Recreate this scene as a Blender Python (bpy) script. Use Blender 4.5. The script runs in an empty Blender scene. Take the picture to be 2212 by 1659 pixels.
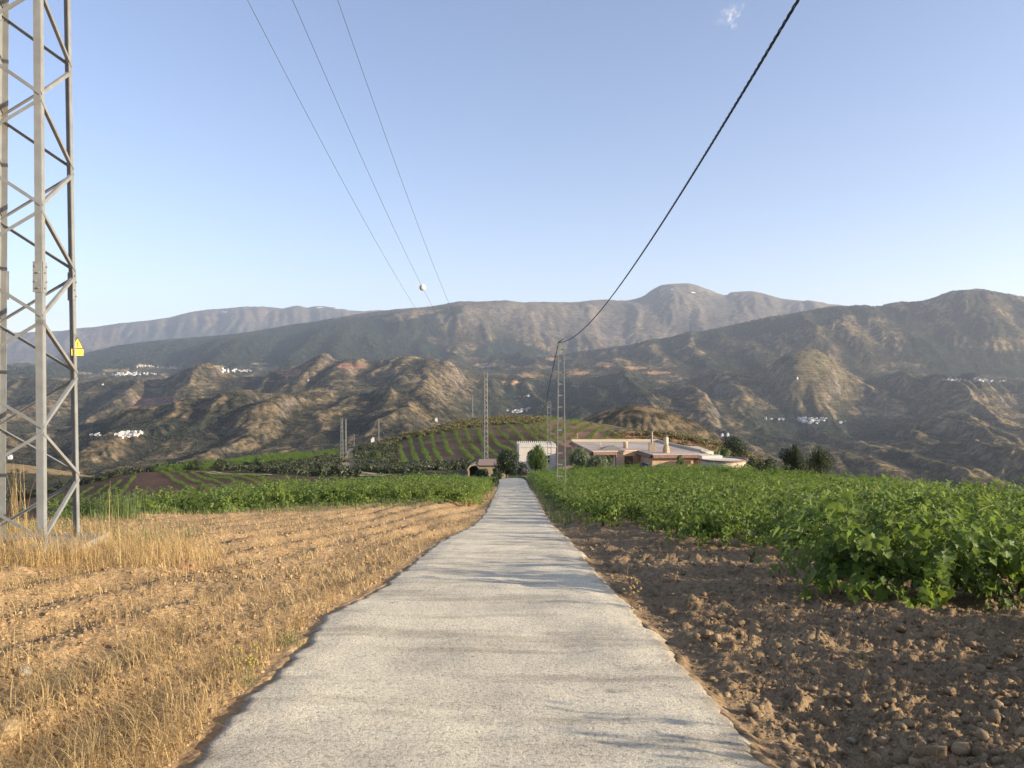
import bpy, math, random
import numpy as np
from mathutils import Vector, Matrix

random.seed(7)
RNG = np.random.default_rng(11)
SC = bpy.context.scene
COL = SC.collection
R = math.radians

# ------------------------------------------------------------------ camera
F = 1671.0            # focal length in units of a 2212 px wide picture
CX, CY = 1106.0, 829.5
cam_d = bpy.data.cameras.new("camera")
cam = bpy.data.objects.new("camera", cam_d)
COL.objects.link(cam)
cam.location = (0, 0, 0)
cam.rotation_euler = (R(90), 0, 0)
cam_d.sensor_width = 36.0
cam_d.lens = 36.0 * F / 2212.0
cam_d.clip_start = 0.1
cam_d.clip_end = 60000
SC.camera = cam

# ------------------------------------------------------------------ sky, sun, exposure
SUN_EL = R(14.0)
SUN_BEHIND = R(16.0)      # sun stands to the right and this far behind the camera
sun_vec = Vector((math.cos(SUN_EL) * math.cos(SUN_BEHIND), -math.cos(SUN_EL) * math.sin(SUN_BEHIND), math.sin(SUN_EL)))
world = bpy.data.worlds.new("World")
SC.world = world
world.use_nodes = True
nt = world.node_tree
nt.nodes.clear()
sky = nt.nodes.new("ShaderNodeTexSky")
sky.sky_type = 'NISHITA'
sky.sun_disc = False
sky.sun_elevation = SUN_EL
sky.sun_rotation = R(90) + SUN_BEHIND
sky.altitude = 1100
sky.air_density = 1.0
sky.dust_density = 1.4
sky.ozone_density = 1.3
bg = nt.nodes.new("ShaderNodeBackground")
bg.inputs["Strength"].default_value = 0.109
out = nt.nodes.new("ShaderNodeOutputWorld")
tint = nt.nodes.new("ShaderNodeMix"); tint.data_type = 'RGBA'; tint.blend_type = 'MULTIPLY'; tint.inputs[0].default_value = 1.0
tint.inputs[7].default_value = (1.10, 0.985, 1.045, 1)
nt.links.new(sky.outputs[0], tint.inputs[6]); nt.links.new(tint.outputs[2], bg.inputs[0])
nt.links.new(bg.outputs[0], out.inputs[0])
sun_d = bpy.data.lights.new("sun", 'SUN')
sun_d.energy = 5.0
sun_d.angle = R(0.55)
sun_d.color = (1.0, 0.875, 0.69)
sun = bpy.data.objects.new("sun", sun_d)
COL.objects.link(sun)
sun.rotation_euler = sun_vec.to_track_quat('Z', 'Y').to_euler()
SC.view_settings.view_transform = 'Standard'
SC.view_settings.look = 'None'
SC.view_settings.exposure = 1.25
SC.view_settings.gamma = 1.0
SC.view_settings.use_curve_mapping = False
SC.render.engine = 'CYCLES'
SC.cycles.use_denoising = True
SC.cycles.max_bounces = 6
SC.cycles.diffuse_bounces = 3
SC.cycles.volume_bounces = 0
SC.cycles.transparent_max_bounces = 96

# ------------------------------------------------------------------ helpers: tags
def tag(o, label=None, cat=None, group=None, kind=None):
    if label: o["label"] = label
    if cat: o["category"] = cat
    if group: o["group"] = group
    if kind: o["kind"] = kind
    return o

def empty(name, loc=(0, 0, 0), rz=0.0, parent=None):
    o = bpy.data.objects.new(name, None)
    o.empty_display_size = 0.1
    COL.objects.link(o)
    o.location = loc
    o.rotation_euler = (0, 0, rz)
    if parent: o.parent = parent
    return o

def link(name, me, parent=None, loc=None, rz=None, mat=None):
    o = bpy.data.objects.new(name, me)
    COL.objects.link(o)
    if parent is not None: o.parent = parent
    if loc is not None: o.location = loc
    if rz is not None: o.rotation_euler = (0, 0, rz)
    if mat is not None and len(me.materials) == 0: me.materials.append(mat)
    return o

# ------------------------------------------------------------------ helpers: meshes
def mesh_np(name, V, faces, mat=None, smooth=False, attrs=None):
    """V (N,3); faces = (M,3) or (M,4) int array or list of such arrays"""
    me = bpy.data.meshes.new(name)
    V = np.asarray(V, dtype=np.float32)
    if not isinstance(faces, (list, tuple)): faces = [faces]
    faces = [np.asarray(f, dtype=np.int32) for f in faces if len(f)]
    me.vertices.add(len(V))
    me.vertices.foreach_set("co", V.ravel())
    loops = np.concatenate([f.ravel() for f in faces])
    sizes = np.concatenate([np.full(len(f), f.shape[1], dtype=np.int32) for f in faces])
    starts = np.concatenate([[0], np.cumsum(sizes)[:-1]]).astype(np.int32)
    me.loops.add(len(loops))
    me.loops.foreach_set("vertex_index", loops)
    me.polygons.add(len(sizes))
    me.polygons.foreach_set("loop_start", starts)
    me.polygons.foreach_set("loop_total", sizes)
    me.update(calc_edges=True)
    if smooth: me.polygons.foreach_set("use_smooth", np.ones(len(sizes), dtype=bool))
    if attrs:
        for k, (typ, arr) in attrs.items():
            a = me.attributes.new(k, typ, 'POINT')
            arr = np.asarray(arr, dtype=np.float32 if typ != 'INT' else np.int32)
            a.data.foreach_set({'FLOAT': "value", 'INT': "value", 'FLOAT_COLOR': "color", 'FLOAT_VECTOR': "vector"}[typ], arr.ravel())
    if mat is not None: me.materials.append(mat)
    return me

class MB:
    """collects boxes, bars, tubes, prisms into one mesh"""
    def __init__(s): s.v = []; s.f = []
    def add(s, vs, fs):
        n = len(s.v); s.v += [tuple(v) for v in vs]; s.f += [tuple(i + n for i in f) for f in fs]; return s
    def box(s, c, d, rz=0.0):
        x, y, z = d[0] / 2, d[1] / 2, d[2] / 2
        cs, sn = math.cos(rz), math.sin(rz)
        vs = [(c[0] + a * cs - b * sn, c[1] + a * sn + b * cs, c[2] + e) for a, b, e in
              [(-x, -y, -z), (x, -y, -z), (x, y, -z), (-x, y, -z), (-x, -y, z), (x, -y, z), (x, y, z), (-x, y, z)]]
        return s.add(vs, [(0, 3, 2, 1), (4, 5, 6, 7), (0, 1, 5, 4), (1, 2, 6, 5), (2, 3, 7, 6), (3, 0, 4, 7)])
    def bar(s, a, b, w, t, side=None):
        """rectangular bar from a to b; w along 'side', t across"""
        a, b = Vector(a), Vector(b); d = (b - a).normalized()
        side = Vector(side) if side is not None else (Vector((0, 0, 1)) if abs(d.z) < 0.9 else Vector((1, 0, 0)))
        u = (side - d * side.dot(d)).normalized(); n = d.cross(u)
        vs = [p + u * (i * w / 2) + n * (j * t / 2) for p in (a, b) for i, j in ((-1, -1), (1, -1), (1, 1), (-1, 1))]
        return s.add(vs, [(0, 3, 2, 1), (4, 5, 6, 7), (0, 1, 5, 4), (1, 2, 6, 5), (2, 3, 7, 6), (3, 0, 4, 7)])
    def tube(s, pts, rad, n=8, caps=True):
        pts = [Vector(p) for p in pts]
        rad = rad if isinstance(rad, (list, tuple)) else [rad] * len(pts)
        base = len(s.v); up = None; fs = []
        for i, p in enumerate(pts):
            d = (pts[min(i + 1, len(pts) - 1)] - pts[max(i - 1, 0)]).normalized()
            if up is None: up = Vector((1, 0, 0)) if abs(d.x) < 0.9 else Vector((0, 1, 0))
            u = (up - d * up.dot(d)).normalized(); w = d.cross(u); up = u
            for k in range(n):
                a = 2 * math.pi * k / n
                s.v.append(tuple(p + (u * math.cos(a) + w * math.sin(a)) * rad[i]))
        for i in range(len(pts) - 1):
            for k in range(n):
                k2 = (k + 1) % n
                fs.append((base + i * n + k, base + i * n + k2, base + (i + 1) * n + k2, base + (i + 1) * n + k))
        if caps:
            fs.append(tuple(base + k for k in reversed(range(n))))
            fs.append(tuple(base + (len(pts) - 1) * n + k for k in range(n)))
        s.f += fs
        return s
    def prism(s, poly, z0, z1):
        n = len(poly)
        vs = [(x, y, z0) for x, y in poly] + [(x, y, z1) for x, y in poly]
        fs = [tuple(reversed(range(n))), tuple(range(n, 2 * n))] + [(i, (i + 1) % n, n + (i + 1) % n, n + i) for i in range(n)]
        return s.add(vs, fs)
    def lathe(s, c, prof, n=16):
        base = len(s.v)
        for r_, z in prof:
            for k in range(n):
                a = 2 * math.pi * k / n
                s.v.append((c[0] + r_ * math.cos(a), c[1] + r_ * math.sin(a), c[2] + z))
        for i in range(len(prof) - 1):
            for k in range(n):
                k2 = (k + 1) % n
                s.f.append((base + i * n + k, base + i * n + k2, base + (i + 1) * n + k2, base + (i + 1) * n + k))
        s.f.append(tuple(base + k for k in reversed(range(n))))
        s.f.append(tuple(base + (len(prof) - 1) * n + k for k in range(n)))
        return s
    def mesh(s, name, mat, smooth=False):
        me = bpy.data.meshes.new(name); me.from_pydata(s.v, [], s.f); me.materials.append(mat)
        if smooth:
            for p in me.polygons: p.use_smooth = True
        return me
    def build(s, name, mat, parent=None, smooth=False, loc=None):
        return link(name, s.mesh(name, mat, smooth), parent, loc)

# ------------------------------------------------------------------ helpers: noise
def _hash(ix, iy, seed):
    h = (ix.astype(np.int64) * 374761393 + iy.astype(np.int64) * 668265263 + seed * 1442695041) & 0x7fffffff
    h = ((h ^ (h >> 13)) * 1274126177) & 0x7fffffff
    return h ^ (h >> 16)

def perlin(x, y, seed=0):
    xi = np.floor(x); yi = np.floor(y); xf = x - xi; yf = y - yi
    u = xf * xf * xf * (xf * (xf * 6 - 15) + 10); v = yf * yf * yf * (yf * (yf * 6 - 15) + 10)
    def g(ix, iy, dx, dy):
        a = _hash(ix, iy, seed) * (2 * np.pi / 1024.0)
        return np.cos(a) * dx + np.sin(a) * dy
    a = g(xi, yi, xf, yf); b = g(xi + 1, yi, xf - 1, yf)
    c = g(xi, yi + 1, xf, yf - 1); d = g(xi + 1, yi + 1, xf - 1, yf - 1)
    return (a * (1 - u) + b * u) * (1 - v) + (c * (1 - u) + d * u) * v

def fbm(x, y, seed=0, octv=4, gain=0.5):
    s = 0.0; a = 1.0; f = 1.0
    for o in range(octv):
        s = s + a * perlin(x * f, y * f, seed + o * 17); a *= gain; f *= 2.03
    return s

def ridged(x, y, seed=0, octv=4, gain=0.5):
    s = 0.0; a = 1.0; f = 1.0; w = 0.0
    for o in range(octv):
        s = s + a * (1 - np.abs(perlin(x * f, y * f, seed + o * 31)) * 2.0); w += a; a *= gain; f *= 2.07
    return s / w

def sstep(a, b, x):
    t = np.clip((x - a) / (b - a), 0, 1); return t * t * (3 - 2 * t)

def pchip(xk, yk, x):
    """monotone cubic; xk (n,), yk (n,) or (n,m) ; x scalar array evaluated for yk (n,)"""
    xk = np.asarray(xk, float); yk = np.asarray(yk, float)
    h = np.diff(xk); d = np.diff(yk) / h
    m = np.zeros_like(yk)
    w1 = 2 * h[1:] + h[:-1]; w2 = h[1:] + 2 * h[:-1]
    ok = d[1:] * d[:-1] > 0
    with np.errstate(all='ignore'):
        mm = (w1 + w2) / (w1 / d[:-1] + w2 / d[1:])
    m[1:-1] = np.where(ok, mm, 0); m[0] = d[0]; m[-1] = d[-1]
    x = np.clip(x, xk[0], xk[-1])
    i = np.clip(np.searchsorted(xk, x) - 1, 0, len(xk) - 2)
    t = (x - xk[i]) / h[i]; t2 = t * t; t3 = t2 * t
    return (2 * t3 - 3 * t2 + 1) * yk[i] + (t3 - 2 * t2 + t) * h[i] * m[i] + (-2 * t3 + 3 * t2) * yk[i + 1] + (t3 - t2) * h[i] * m[i + 1]

def in_poly(px, py, poly):
    px = np.asarray(px, float); py = np.asarray(py, float)
    inside = np.zeros(px.shape, bool); n = len(poly)
    for i in range(n):
        x1, y1 = poly[i]; x2, y2 = poly[(i + 1) % n]
        if y1 == y2: continue
        c = ((y1 > py) != (y2 > py)) & (px < (x2 - x1) * (py - y1) / (y2 - y1) + x1)
        inside ^= c
    return inside

# ------------------------------------------------------------------ helpers: materials
def new_mat(name):
    m = bpy.data.materials.new(name); m.use_nodes = True
    t = m.node_tree; b = t.nodes["Principled BSDF"]
    b.inputs["Specular IOR Level"].default_value = 0.25
    return m, t, b

def nd(t, typ, **kw):
    n = t.nodes.new(typ)
    for k, v in kw.items():
        if k.startswith("i_"): n.inputs[k[2:].replace("_", " ")].default_value = v
        else: setattr(n, k, v)
    return n

def ramp(t, fac, stops):
    r = nd(t, "ShaderNodeValToRGB")
    while len(r.color_ramp.elements) > 1: r.color_ramp.elements.remove(r.color_ramp.elements[-1])
    for i, (p, c) in enumerate(stops):
        e = r.color_ramp.elements[0] if i == 0 else r.color_ramp.elements.new(p)
        e.position = p; e.color = tuple(c) + (1,) if len(c) == 3 else c
    t.links.new(fac, r.inputs[0]); return r.outputs[0]

def coords(t, scale=1.0, kind="Object"):
    tc = nd(t, "ShaderNodeTexCoord"); mp = nd(t, "ShaderNodeMapping")
    s = scale if isinstance(scale, (tuple, list)) else (scale,) * 3
    mp.inputs["Scale"].default_value = s
    t.links.new(tc.outputs[kind], mp.inputs[0]); return mp.outputs[0]

def noise(t, vec, scale, detail=4, rough=0.55, out="Fac", dist=0.0):
    n = nd(t, "ShaderNodeTexNoise"); n.inputs["Scale"].default_value = scale
    n.inputs["Detail"].default_value = detail; n.inputs["Roughness"].default_value = rough
    n.inputs["Distortion"].default_value = dist
    t.links.new(vec, n.inputs["Vector"]); return n.outputs[out]

def mix(t, a, b, fac, mode='MIX'):
    m = nd(t, "ShaderNodeMix", data_type='RGBA', blend_type=mode)
    for sock, v in ((m.inputs[0], fac), (m.inputs[6], a), (m.inputs[7], b)):
        if isinstance(v, (int, float)): sock.default_value = v
        elif isinstance(v, (tuple, list)): sock.default_value = tuple(v) + (1,) if len(v) == 3 else v
        else: t.links.new(v, sock)
    return m.outputs[2]

def mth(t, op, a, b=None, c=None, clamp=False):
    m = nd(t, "ShaderNodeMath", operation=op, use_clamp=clamp)
    for i, v in enumerate((a, b, c)):
        if v is None: continue
        if isinstance(v, (int, float)): m.inputs[i].default_value = v
        else: t.links.new(v, m.inputs[i])
    return m.outputs[0]

def bump(t, b, h, dist, strength=1.0, prev=None):
    n = nd(t, "ShaderNodeBump"); n.inputs["Distance"].default_value = dist; n.inputs["Strength"].default_value = strength
    t.links.new(h, n.inputs["Height"])
    if prev is not None: t.links.new(prev, n.inputs["Normal"])
    t.links.new(n.outputs[0], b.inputs["Normal"]); return n.outputs[0]

def simple(name, col, rough=0.7, var=0.25, scale=6.0, bmp=0.0, metal=0.0, dirt=None):
    m, t, b = new_mat(name)
    v = coords(t)
    n = noise(t, v, scale, 5)
    lo = tuple(c * (1 - var) for c in col); hi = tuple(min(1, c * (1 + var)) for c in col)
    c = ramp(t, n, [(0.3, lo), (0.7, hi)])
    if dirt:
        n2 = noise(t, v, scale * 0.37, 6, 0.7)
        f = ramp(t, n2, [(0.5, (0, 0, 0)), (0.72, (1, 1, 1))])
        c = mix(t, c, dirt, mth(t, 'MULTIPLY', f, 0.6))
    t.links.new(c, b.inputs["Base Color"])
    b.inputs["Roughness"].default_value = rough; b.inputs["Metallic"].default_value = metal
    if bmp: bump(t, b, noise(t, v, scale * 8, 4), bmp)
    return m

def leaf_mat(name, c1, c2, trans=(0.10, 0.22, 0.03), tfac=0.30, rough=0.5, spec=0.35, back=None):
    m, t, b = new_mat(name)
    info = nd(t, "ShaderNodeObjectInfo"); geo = nd(t, "ShaderNodeNewGeometry")
    rr = mth(t, 'ADD', mth(t, 'MULTIPLY', geo.outputs["Random Per Island"], 0.75), mth(t, 'MULTIPLY', info.outputs["Random"], 0.25))
    c = ramp(t, rr, [(0.0, c1), (0.8, c2), (1.0, tuple(min(1, k * 1.35) for k in c2))])
    if back is not None: c = mix(t, c, back, geo.outputs["Backfacing"])
    t.links.new(c, b.inputs["Base Color"])
    b.inputs["Roughness"].default_value = rough; b.inputs["Specular IOR Level"].default_value = spec
    tr = nd(t, "ShaderNodeBsdfTranslucent"); tr.inputs[0].default_value = tuple(trans) + (1,)
    ms = nd(t, "ShaderNodeMixShader"); ms.inputs[0].default_value = tfac
    t.links.new(b.outputs[0], ms.inputs[1]); t.links.new(tr.outputs[0], ms.inputs[2])
    t.links.new(ms.outputs[0], t.nodes["Material Output"].inputs[0])
    return m

# ------------------------------------------------------------------ the terrain
def PX(px): return (px - CX) / F          # picture column -> X/Y

NEAR = {  # distance Y : [(column, height above the eye), ...]
 0.5: [(-450, -1.63), (1106, -1.65), (2700, -1.65)],
 2: [(-450, -1.75), (1106, -1.81), (2700, -1.81)],
 4: [(-450, -1.85), (400, -1.98), (1106, -2.02), (2700, -2.0)],
 7: [(-450, -1.98), (200, -2.1), (800, -2.3), (1106, -2.33), (2700, -2.3)],
 11: [(-450, -2.1), (100, -2.33), (500, -2.58), (900, -2.74), (1106, -2.75), (1850, -2.72), (2700, -2.7)],
 16: [(-450, -2.75), (100, -2.95), (500, -3.1), (900, -3.28), (1106, -3.3), (2700, -3.15)],
 22: [(-450, -4.3), (0, -4.05), (150, -3.9), (300, -3.74), (600, -3.8), (900, -3.95), (1106, -4.05), (1700, -3.9), (2212, -3.85), (2700, -3.9)],
 30: [(-450, -8), (0, -6.6), (150, -6), (300, -5.6), (600, -4.8), (900, -4.68), (1056, -4.98), (1500, -4.85), (1900, -4.8), (2212, -5.2), (2700, -6)],
 42: [(-450, -13), (0, -11), (300, -7.6), (450, -6.9), (600, -6.6), (900, -6.1), (1056, -6.1), (1500, -5.9), (1900, -6.1), (2212, -7.6), (2700, -10)],
 57: [(-450, -17), (0, -15), (300, -11.5), (600, -10), (900, -7.9), (1056, -7.8), (1500, -7.3), (1700, -7.35), (1900, -8.4), (2212, -12), (2700, -17)],
 75: [(-450, -20), (0, -18), (300, -15), (600, -13.5), (900, -11.5), (1030, -9.9), (1106, -9.5), (1300, -9.0), (1500, -8.8), (1700, -9.4), (1900, -12), (2212, -18), (2700, -28)],
 95: [(-450, -22), (0, -20), (300, -16.5), (600, -15.5), (900, -14), (1030, -12.2), (1106, -11.5), (1300, -10.9), (1500, -11), (1700, -12.6), (1900, -18), (2212, -27), (2700, -40)],
 112: [(-450, -23), (0, -21.3), (300, -17.3), (600, -16.2), (900, -15), (1030, -14.1), (1106, -13.7), (1300, -13.4), (1550, -13.4), (1700, -16), (1900, -23), (2212, -34), (2700, -50)],
 130: [(-450, -24), (0, -21.5), (150, -20), (300, -18), (450, -17.2), (600, -16.5), (900, -15.3), (1056, -14.7), (1306, -13.9), (1550, -14.5), (1700, -19), (2212, -42), (2700, -60)],
 180: [(-450, -30), (0, -27.6), (150, -23.7), (300, -20.8), (450, -20.2), (600, -19.6), (750, -19.3), (900, -18.9), (1056, -18.2), (1306, -17.2), (1500, -16.9), (1600, -18), (1700, -24), (2212, -60), (2700, -80)],
 240: [(-450, -38), (0, -34), (150, -31), (300, -26.5), (450, -24.2), (600, -22.6), (750, -22), (850, -21.5), (950, -20), (1056, -18.9), (1200, -17.5), (1306, -17.0), (1355, -17.8), (1500, -19.6), (1600, -21), (1640, -23), (1700, -30), (2212, -80), (2700, -110)],
 247: [(-450, -38.5), (0, -34.5), (150, -31.5), (300, -27.5), (450, -25), (600, -23.1), (750, -22.3), (850, -21.3), (950, -19.6), (1056, -18.4), (1200, -16.8), (1306, -16.2), (1346, -15.2), (1419, -15.7), (1490, -17.2), (1547, -19.0), (1600, -21.3), (1640, -24), (1700, -31), (2212, -82), (2700, -112)],
 290: [(-450, -40), (0, -37), (300, -34), (450, -29.5), (560, -27), (700, -25.4), (750, -24), (850, -20.5), (950, -17.2), (1056, -15), (1180, -14.2), (1306, -15.5), (1420, -18.5), (1500, -20.5), (1600, -24), (1640, -28), (1700, -36), (2212, -95), (2700, -125)],
 340: [(-450, -41), (0, -38), (300, -42), (560, -40), (700, -37), (780, -29.5), (850, -24.3), (930, -19.3), (1000, -15.8), (1100, -14.3), (1180, -14.8), (1250, -16), (1340, -20.5), (1500, -25), (1600, -30), (1700, -47), (2212, -110), (2700, -140)],
 400: [(-450, -45), (0, -41), (100, -43.5), (200, -49), (300, -60), (700, -60), (850, -48), (1000, -40), (1250, -45), (1500, -60), (2212, -140), (2700, -160)],
 520: [(-450, -70), (0, -75), (300, -105), (1106, -95), (2212, -190), (2700, -210)],
}
FAR = [  # per layer: distance Y (number or column list), [(column, picture row), ...]
 (1050, [(-450, 1120), (0, 1120), (600, 1130), (1106, 1140), (1600, 1200), (2212, 1230), (2700, 1230)]),
 (1550, [(-450, 1010), (0, 1010), (300, 1003), (600, 990), (800, 975), (1000, 990), (1106, 1010), (1400, 1000), (1600, 1060), (1800, 1065), (2212, 1075), (2700, 1080)]),
 (2500, [(-450, 925), (0, 930), (200, 925), (400, 905), (600, 890), (760, 862), (868, 842), (940, 875), (1000, 915), (1060, 945), (1200, 945), (1400, 930), (1600, 960), (1800, 945), (1963, 928), (2212, 930), (2700, 940)]),
 (3400, [(-450, 880), (0, 890), (200, 885), (400, 862), (600, 845), (800, 822), (868, 812), (950, 835), (1010, 862), (1060, 890), (1106, 893), (1160, 890), (1250, 860), (1400, 850), (1600, 875), (1700, 905), (1790, 912), (1850, 915), (1963, 900), (2040, 870), (2110, 865), (2212, 890), (2700, 900)]),
 (4600, [(-450, 800), (0, 838), (100, 828), (225, 828), (336, 820), (426, 808), (476, 812), (551, 814), (650, 799), (693, 784), (743, 787), (793, 790), (858, 779), (916, 774), (954, 779), (993, 794), (1050, 813), (1106, 822), (1200, 825), (1300, 828), (1400, 818), (1600, 812), (1700, 800), (1749, 795), (1850, 828), (1963, 815), (2029, 830), (2094, 827), (2172, 846), (2212, 856), (2700, 880)]),
 (5000, [(-450, 820), (0, 832), (100, 835), (225, 832), (336, 826), (426, 822), (551, 818), (693, 804), (793, 802), (916, 797), (993, 803), (1050, 808), (1106, 812), (1200, 812), (1400, 806), (1600, 802), (1749, 805), (1850, 822), (1963, 808), (2094, 818), (2212, 838), (2700, 850)]),
 (6000, [(-450, 790), (0, 797), (100, 795), (230, 815), (340, 813), (500, 804), (600, 797), (700, 790), (800, 790), (916, 787), (993, 787), (1060, 792), (1150, 786), (1221, 778), (1316, 768), (1400, 762), (1456, 755), (1551, 742), (1640, 728), (1710, 718), (1783, 712), (1903, 712), (1990, 705), (2115, 700), (2212, 705), (2700, 740)]),
 (7200, [(-450, 770), (0, 780), (200, 793), (400, 782), (600, 768), (800, 762), (993, 768), (1100, 777), (1160, 772), (1221, 764.5), (1316, 750.5), (1377, 741), (1456, 726), (1551, 707.6), (1632, 691.4), (1710, 677.5), (1783, 664.4), (1830, 661.8), (1903, 661), (1922, 655), (1990, 649), (2055, 631.7), (2115, 625.7), (2212, 641), (2700, 700)]),
 (8200, [(-450, 790), (0, 785), (200, 775), (400, 755), (600, 740), (800, 727), (1000, 735), (1100, 766), (1200, 790), (1400, 790), (1600, 800), (1800, 800), (2212, 800), (2700, 800)]),
 (9300, [(-450, 830), (0, 805), (100, 790), (276, 752), (542, 728), (818, 688), (918, 678), (993, 672), (1060, 690), (1100, 705), (1300, 735), (1500, 735), (1700, 745), (2212, 760), (2700, 770)]),
 ([(-450, 10300), (993, 10300), (1200, 11500), (1480, 13500), (2700, 13500)],
   [(-450, 850), (0, 803), (100, 783), (180, 763.5), (276, 742), (351, 733.5), (439, 727), (542, 717), (637, 699.6), (693, 692), (818, 672.5), (918, 664.5), (975, 655), (993, 652), (1031, 652), (1092, 649.4), (1127, 654), (1196, 654), (1242, 654.6), (1307, 649.6), (1349, 653), (1386, 645), (1409, 630), (1435, 619.5), (1486, 616.7), (1527, 628.8), (1569, 642.7), (1578, 636.4), (1620, 634), (1681, 647), (1702, 651), (1804, 662), (2212, 690), (2700, 700)]),
 (15300, [(-450, 790), (0, 775), (200, 765), (400, 745), (600, 725), (800, 720), (1106, 740), (2212, 780), (2700, 790)]),
 (18300, [(-450, 760), (0, 721), (125, 715), (175, 709.6), (251, 700), (351, 688), (451, 668.8), (501, 665.5), (551, 662.5), (593, 664.5), (608, 667), (643, 661.5), (663, 665), (685, 661), (718, 664.5), (768, 672), (818, 671), (900, 690), (1100, 700), (1135, 690), (1486, 700), (1740, 690), (1804, 690), (1900, 700), (2212, 700), (2700, 720)]),
 (19800, [(-450, 900), (2700, 900)]),
]
VSPLIT = 400.0

def table_rows(px):
    """node distances (k, n) and heights (k, n) over the columns px"""
    Ys, Hs = [], []
    for Y, pts in NEAR.items():
        xk, yk = zip(*pts)
        Ys.append(np.full(px.shape, float(Y))); Hs.append(pchip(xk, yk, px))
    for Y, pts in FAR:
        xk, yk = zip(*pts)
        y = pchip(xk, yk, px)
        Yv = np.full(px.shape, float(Y)) if not isinstance(Y, list) else pchip(*zip(*Y), px)
        Ys.append(Yv); Hs.append((CY - y) / F * Yv)
    return np.array(Ys), np.array(Hs)

def eval_cols(px, Yq):
    """heights for the grid px (n,) x Yq (m,)  -> (m, n)"""
    Ys, Hs = table_rows(px)
    L = np.log(Ys); lq = np.log(Yq)
    k, n = Hs.shape
    h = np.diff(L, axis=0); d = np.diff(Hs, axis=0) / h
    m = np.zeros_like(Hs)
    w1 = 2 * h[1:] + h[:-1]; w2 = h[1:] + 2 * h[:-1]
    with np.errstate(all='ignore'):
        mm = (w1 + w2) / (w1 / d[:-1] + w2 / d[1:])
    m[1:-1] = np.where(d[1:] * d[:-1] > 0, mm, 0); m[0] = d[0]; m[-1] = d[-1]
    out = np.zeros((len(Yq), n))
    for j in range(k - 1):
        a, b = L[j], L[j + 1]
        t = (lq[:, None] - a[None]) / (b - a)[None]
        sel = (t >= 0) & (t <= 1.0000001) if j else (t <= 1.0000001)
        if j == k - 2: sel = t >= 0
        t = np.clip(t, 0, 1)
        t2 = t * t; t3 = t2 * t
        v = (2 * t3 - 3 * t2 + 1) * Hs[j] + (t3 - 2 * t2 + t) * h[j] * m[j] + (-2 * t3 + 3 * t2) * Hs[j + 1] + (t3 - t2) * h[j] * m[j + 1]
        out = np.where(sel, v, out)
    return out

# base grid of the near ground, used for every height lookup
G_T = np.linspace(-0.93, 0.93, 700)
G_L = np.linspace(math.log(0.6), math.log(520), 700)
G_H = eval_cols(G_T * F + CX, np.exp(G_L))

def bil(G, T, L, t, l):
    fi = np.clip((t - T[0]) / (T[1] - T[0]), 0, len(T) - 1.001); fj = np.clip((l - L[0]) / (L[1] - L[0]), 0, len(L) - 1.001)
    i = fi.astype(int); j = fj.astype(int); a = fi - i; b = fj - j
    return (G[j, i] * (1 - a) + G[j, i + 1] * a) * (1 - b) + (G[j + 1, i] * (1 - a) + G[j + 1, i + 1] * a) * b

# extent of fields, in metres
ROAD_Y = [0.3, 4, 7.8, 10.7, 16.2, 22, 30, 42, 60, 75, 86, 96, 106]
ROAD_L = [-1.72, -1.74, -1.94, -1.74, -1.6, -1.18, -1.1, -1.1, -1.2, -1.5, -2.4, -5.0, -8.5]
ROAD_R = [1.50, 1.47, 1.42, 1.33, 1.33, 1.26, 1.3, 1.36, 1.4, 1.45, 1.3, -0.4, -3.6]
RIGHT_FIELD = [(1.9, 106), (1.75, 60), (1.75, 40), (1.95, 25), (3.0, 19.0), (4.1, 15.6), (5.2, 13.4), (4.15, 11.2), (3.75, 9.5), (5.2, 8.6), (6.3, 7.6), (6.3, 5.5), (6.6, 3.5), (7, 0), (8, -6), (22, -6), (24, 20), (31, 40), (40, 62), (34, 80), (31, 101), (20, 106)]
LEFT_FIELD = [(-1.9, 34), (-4, 31), (-8, 28), (-12.6, 23), (-15, 25.5), (-17.5, 34), (-15, 46), (-10, 57), (-5, 66), (-2.0, 66)]
TOWER_C = (-6.99, 11.0)

def road_edges(y):
    return np.interp(y, ROAD_Y, ROAD_L), np.interp(y, ROAD_Y, ROAD_R)

def ground_base(x, y):
    x = np.asarray(x, float); y = np.asarray(y, float)
    yy = np.maximum(y, 0.6)
    h = bil(G_H, G_T, G_L, np.clip(x / yy, -0.93, 0.93), np.log(yy)) + 0.06 * np.maximum(0.6 - y, 0)
    return h

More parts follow.
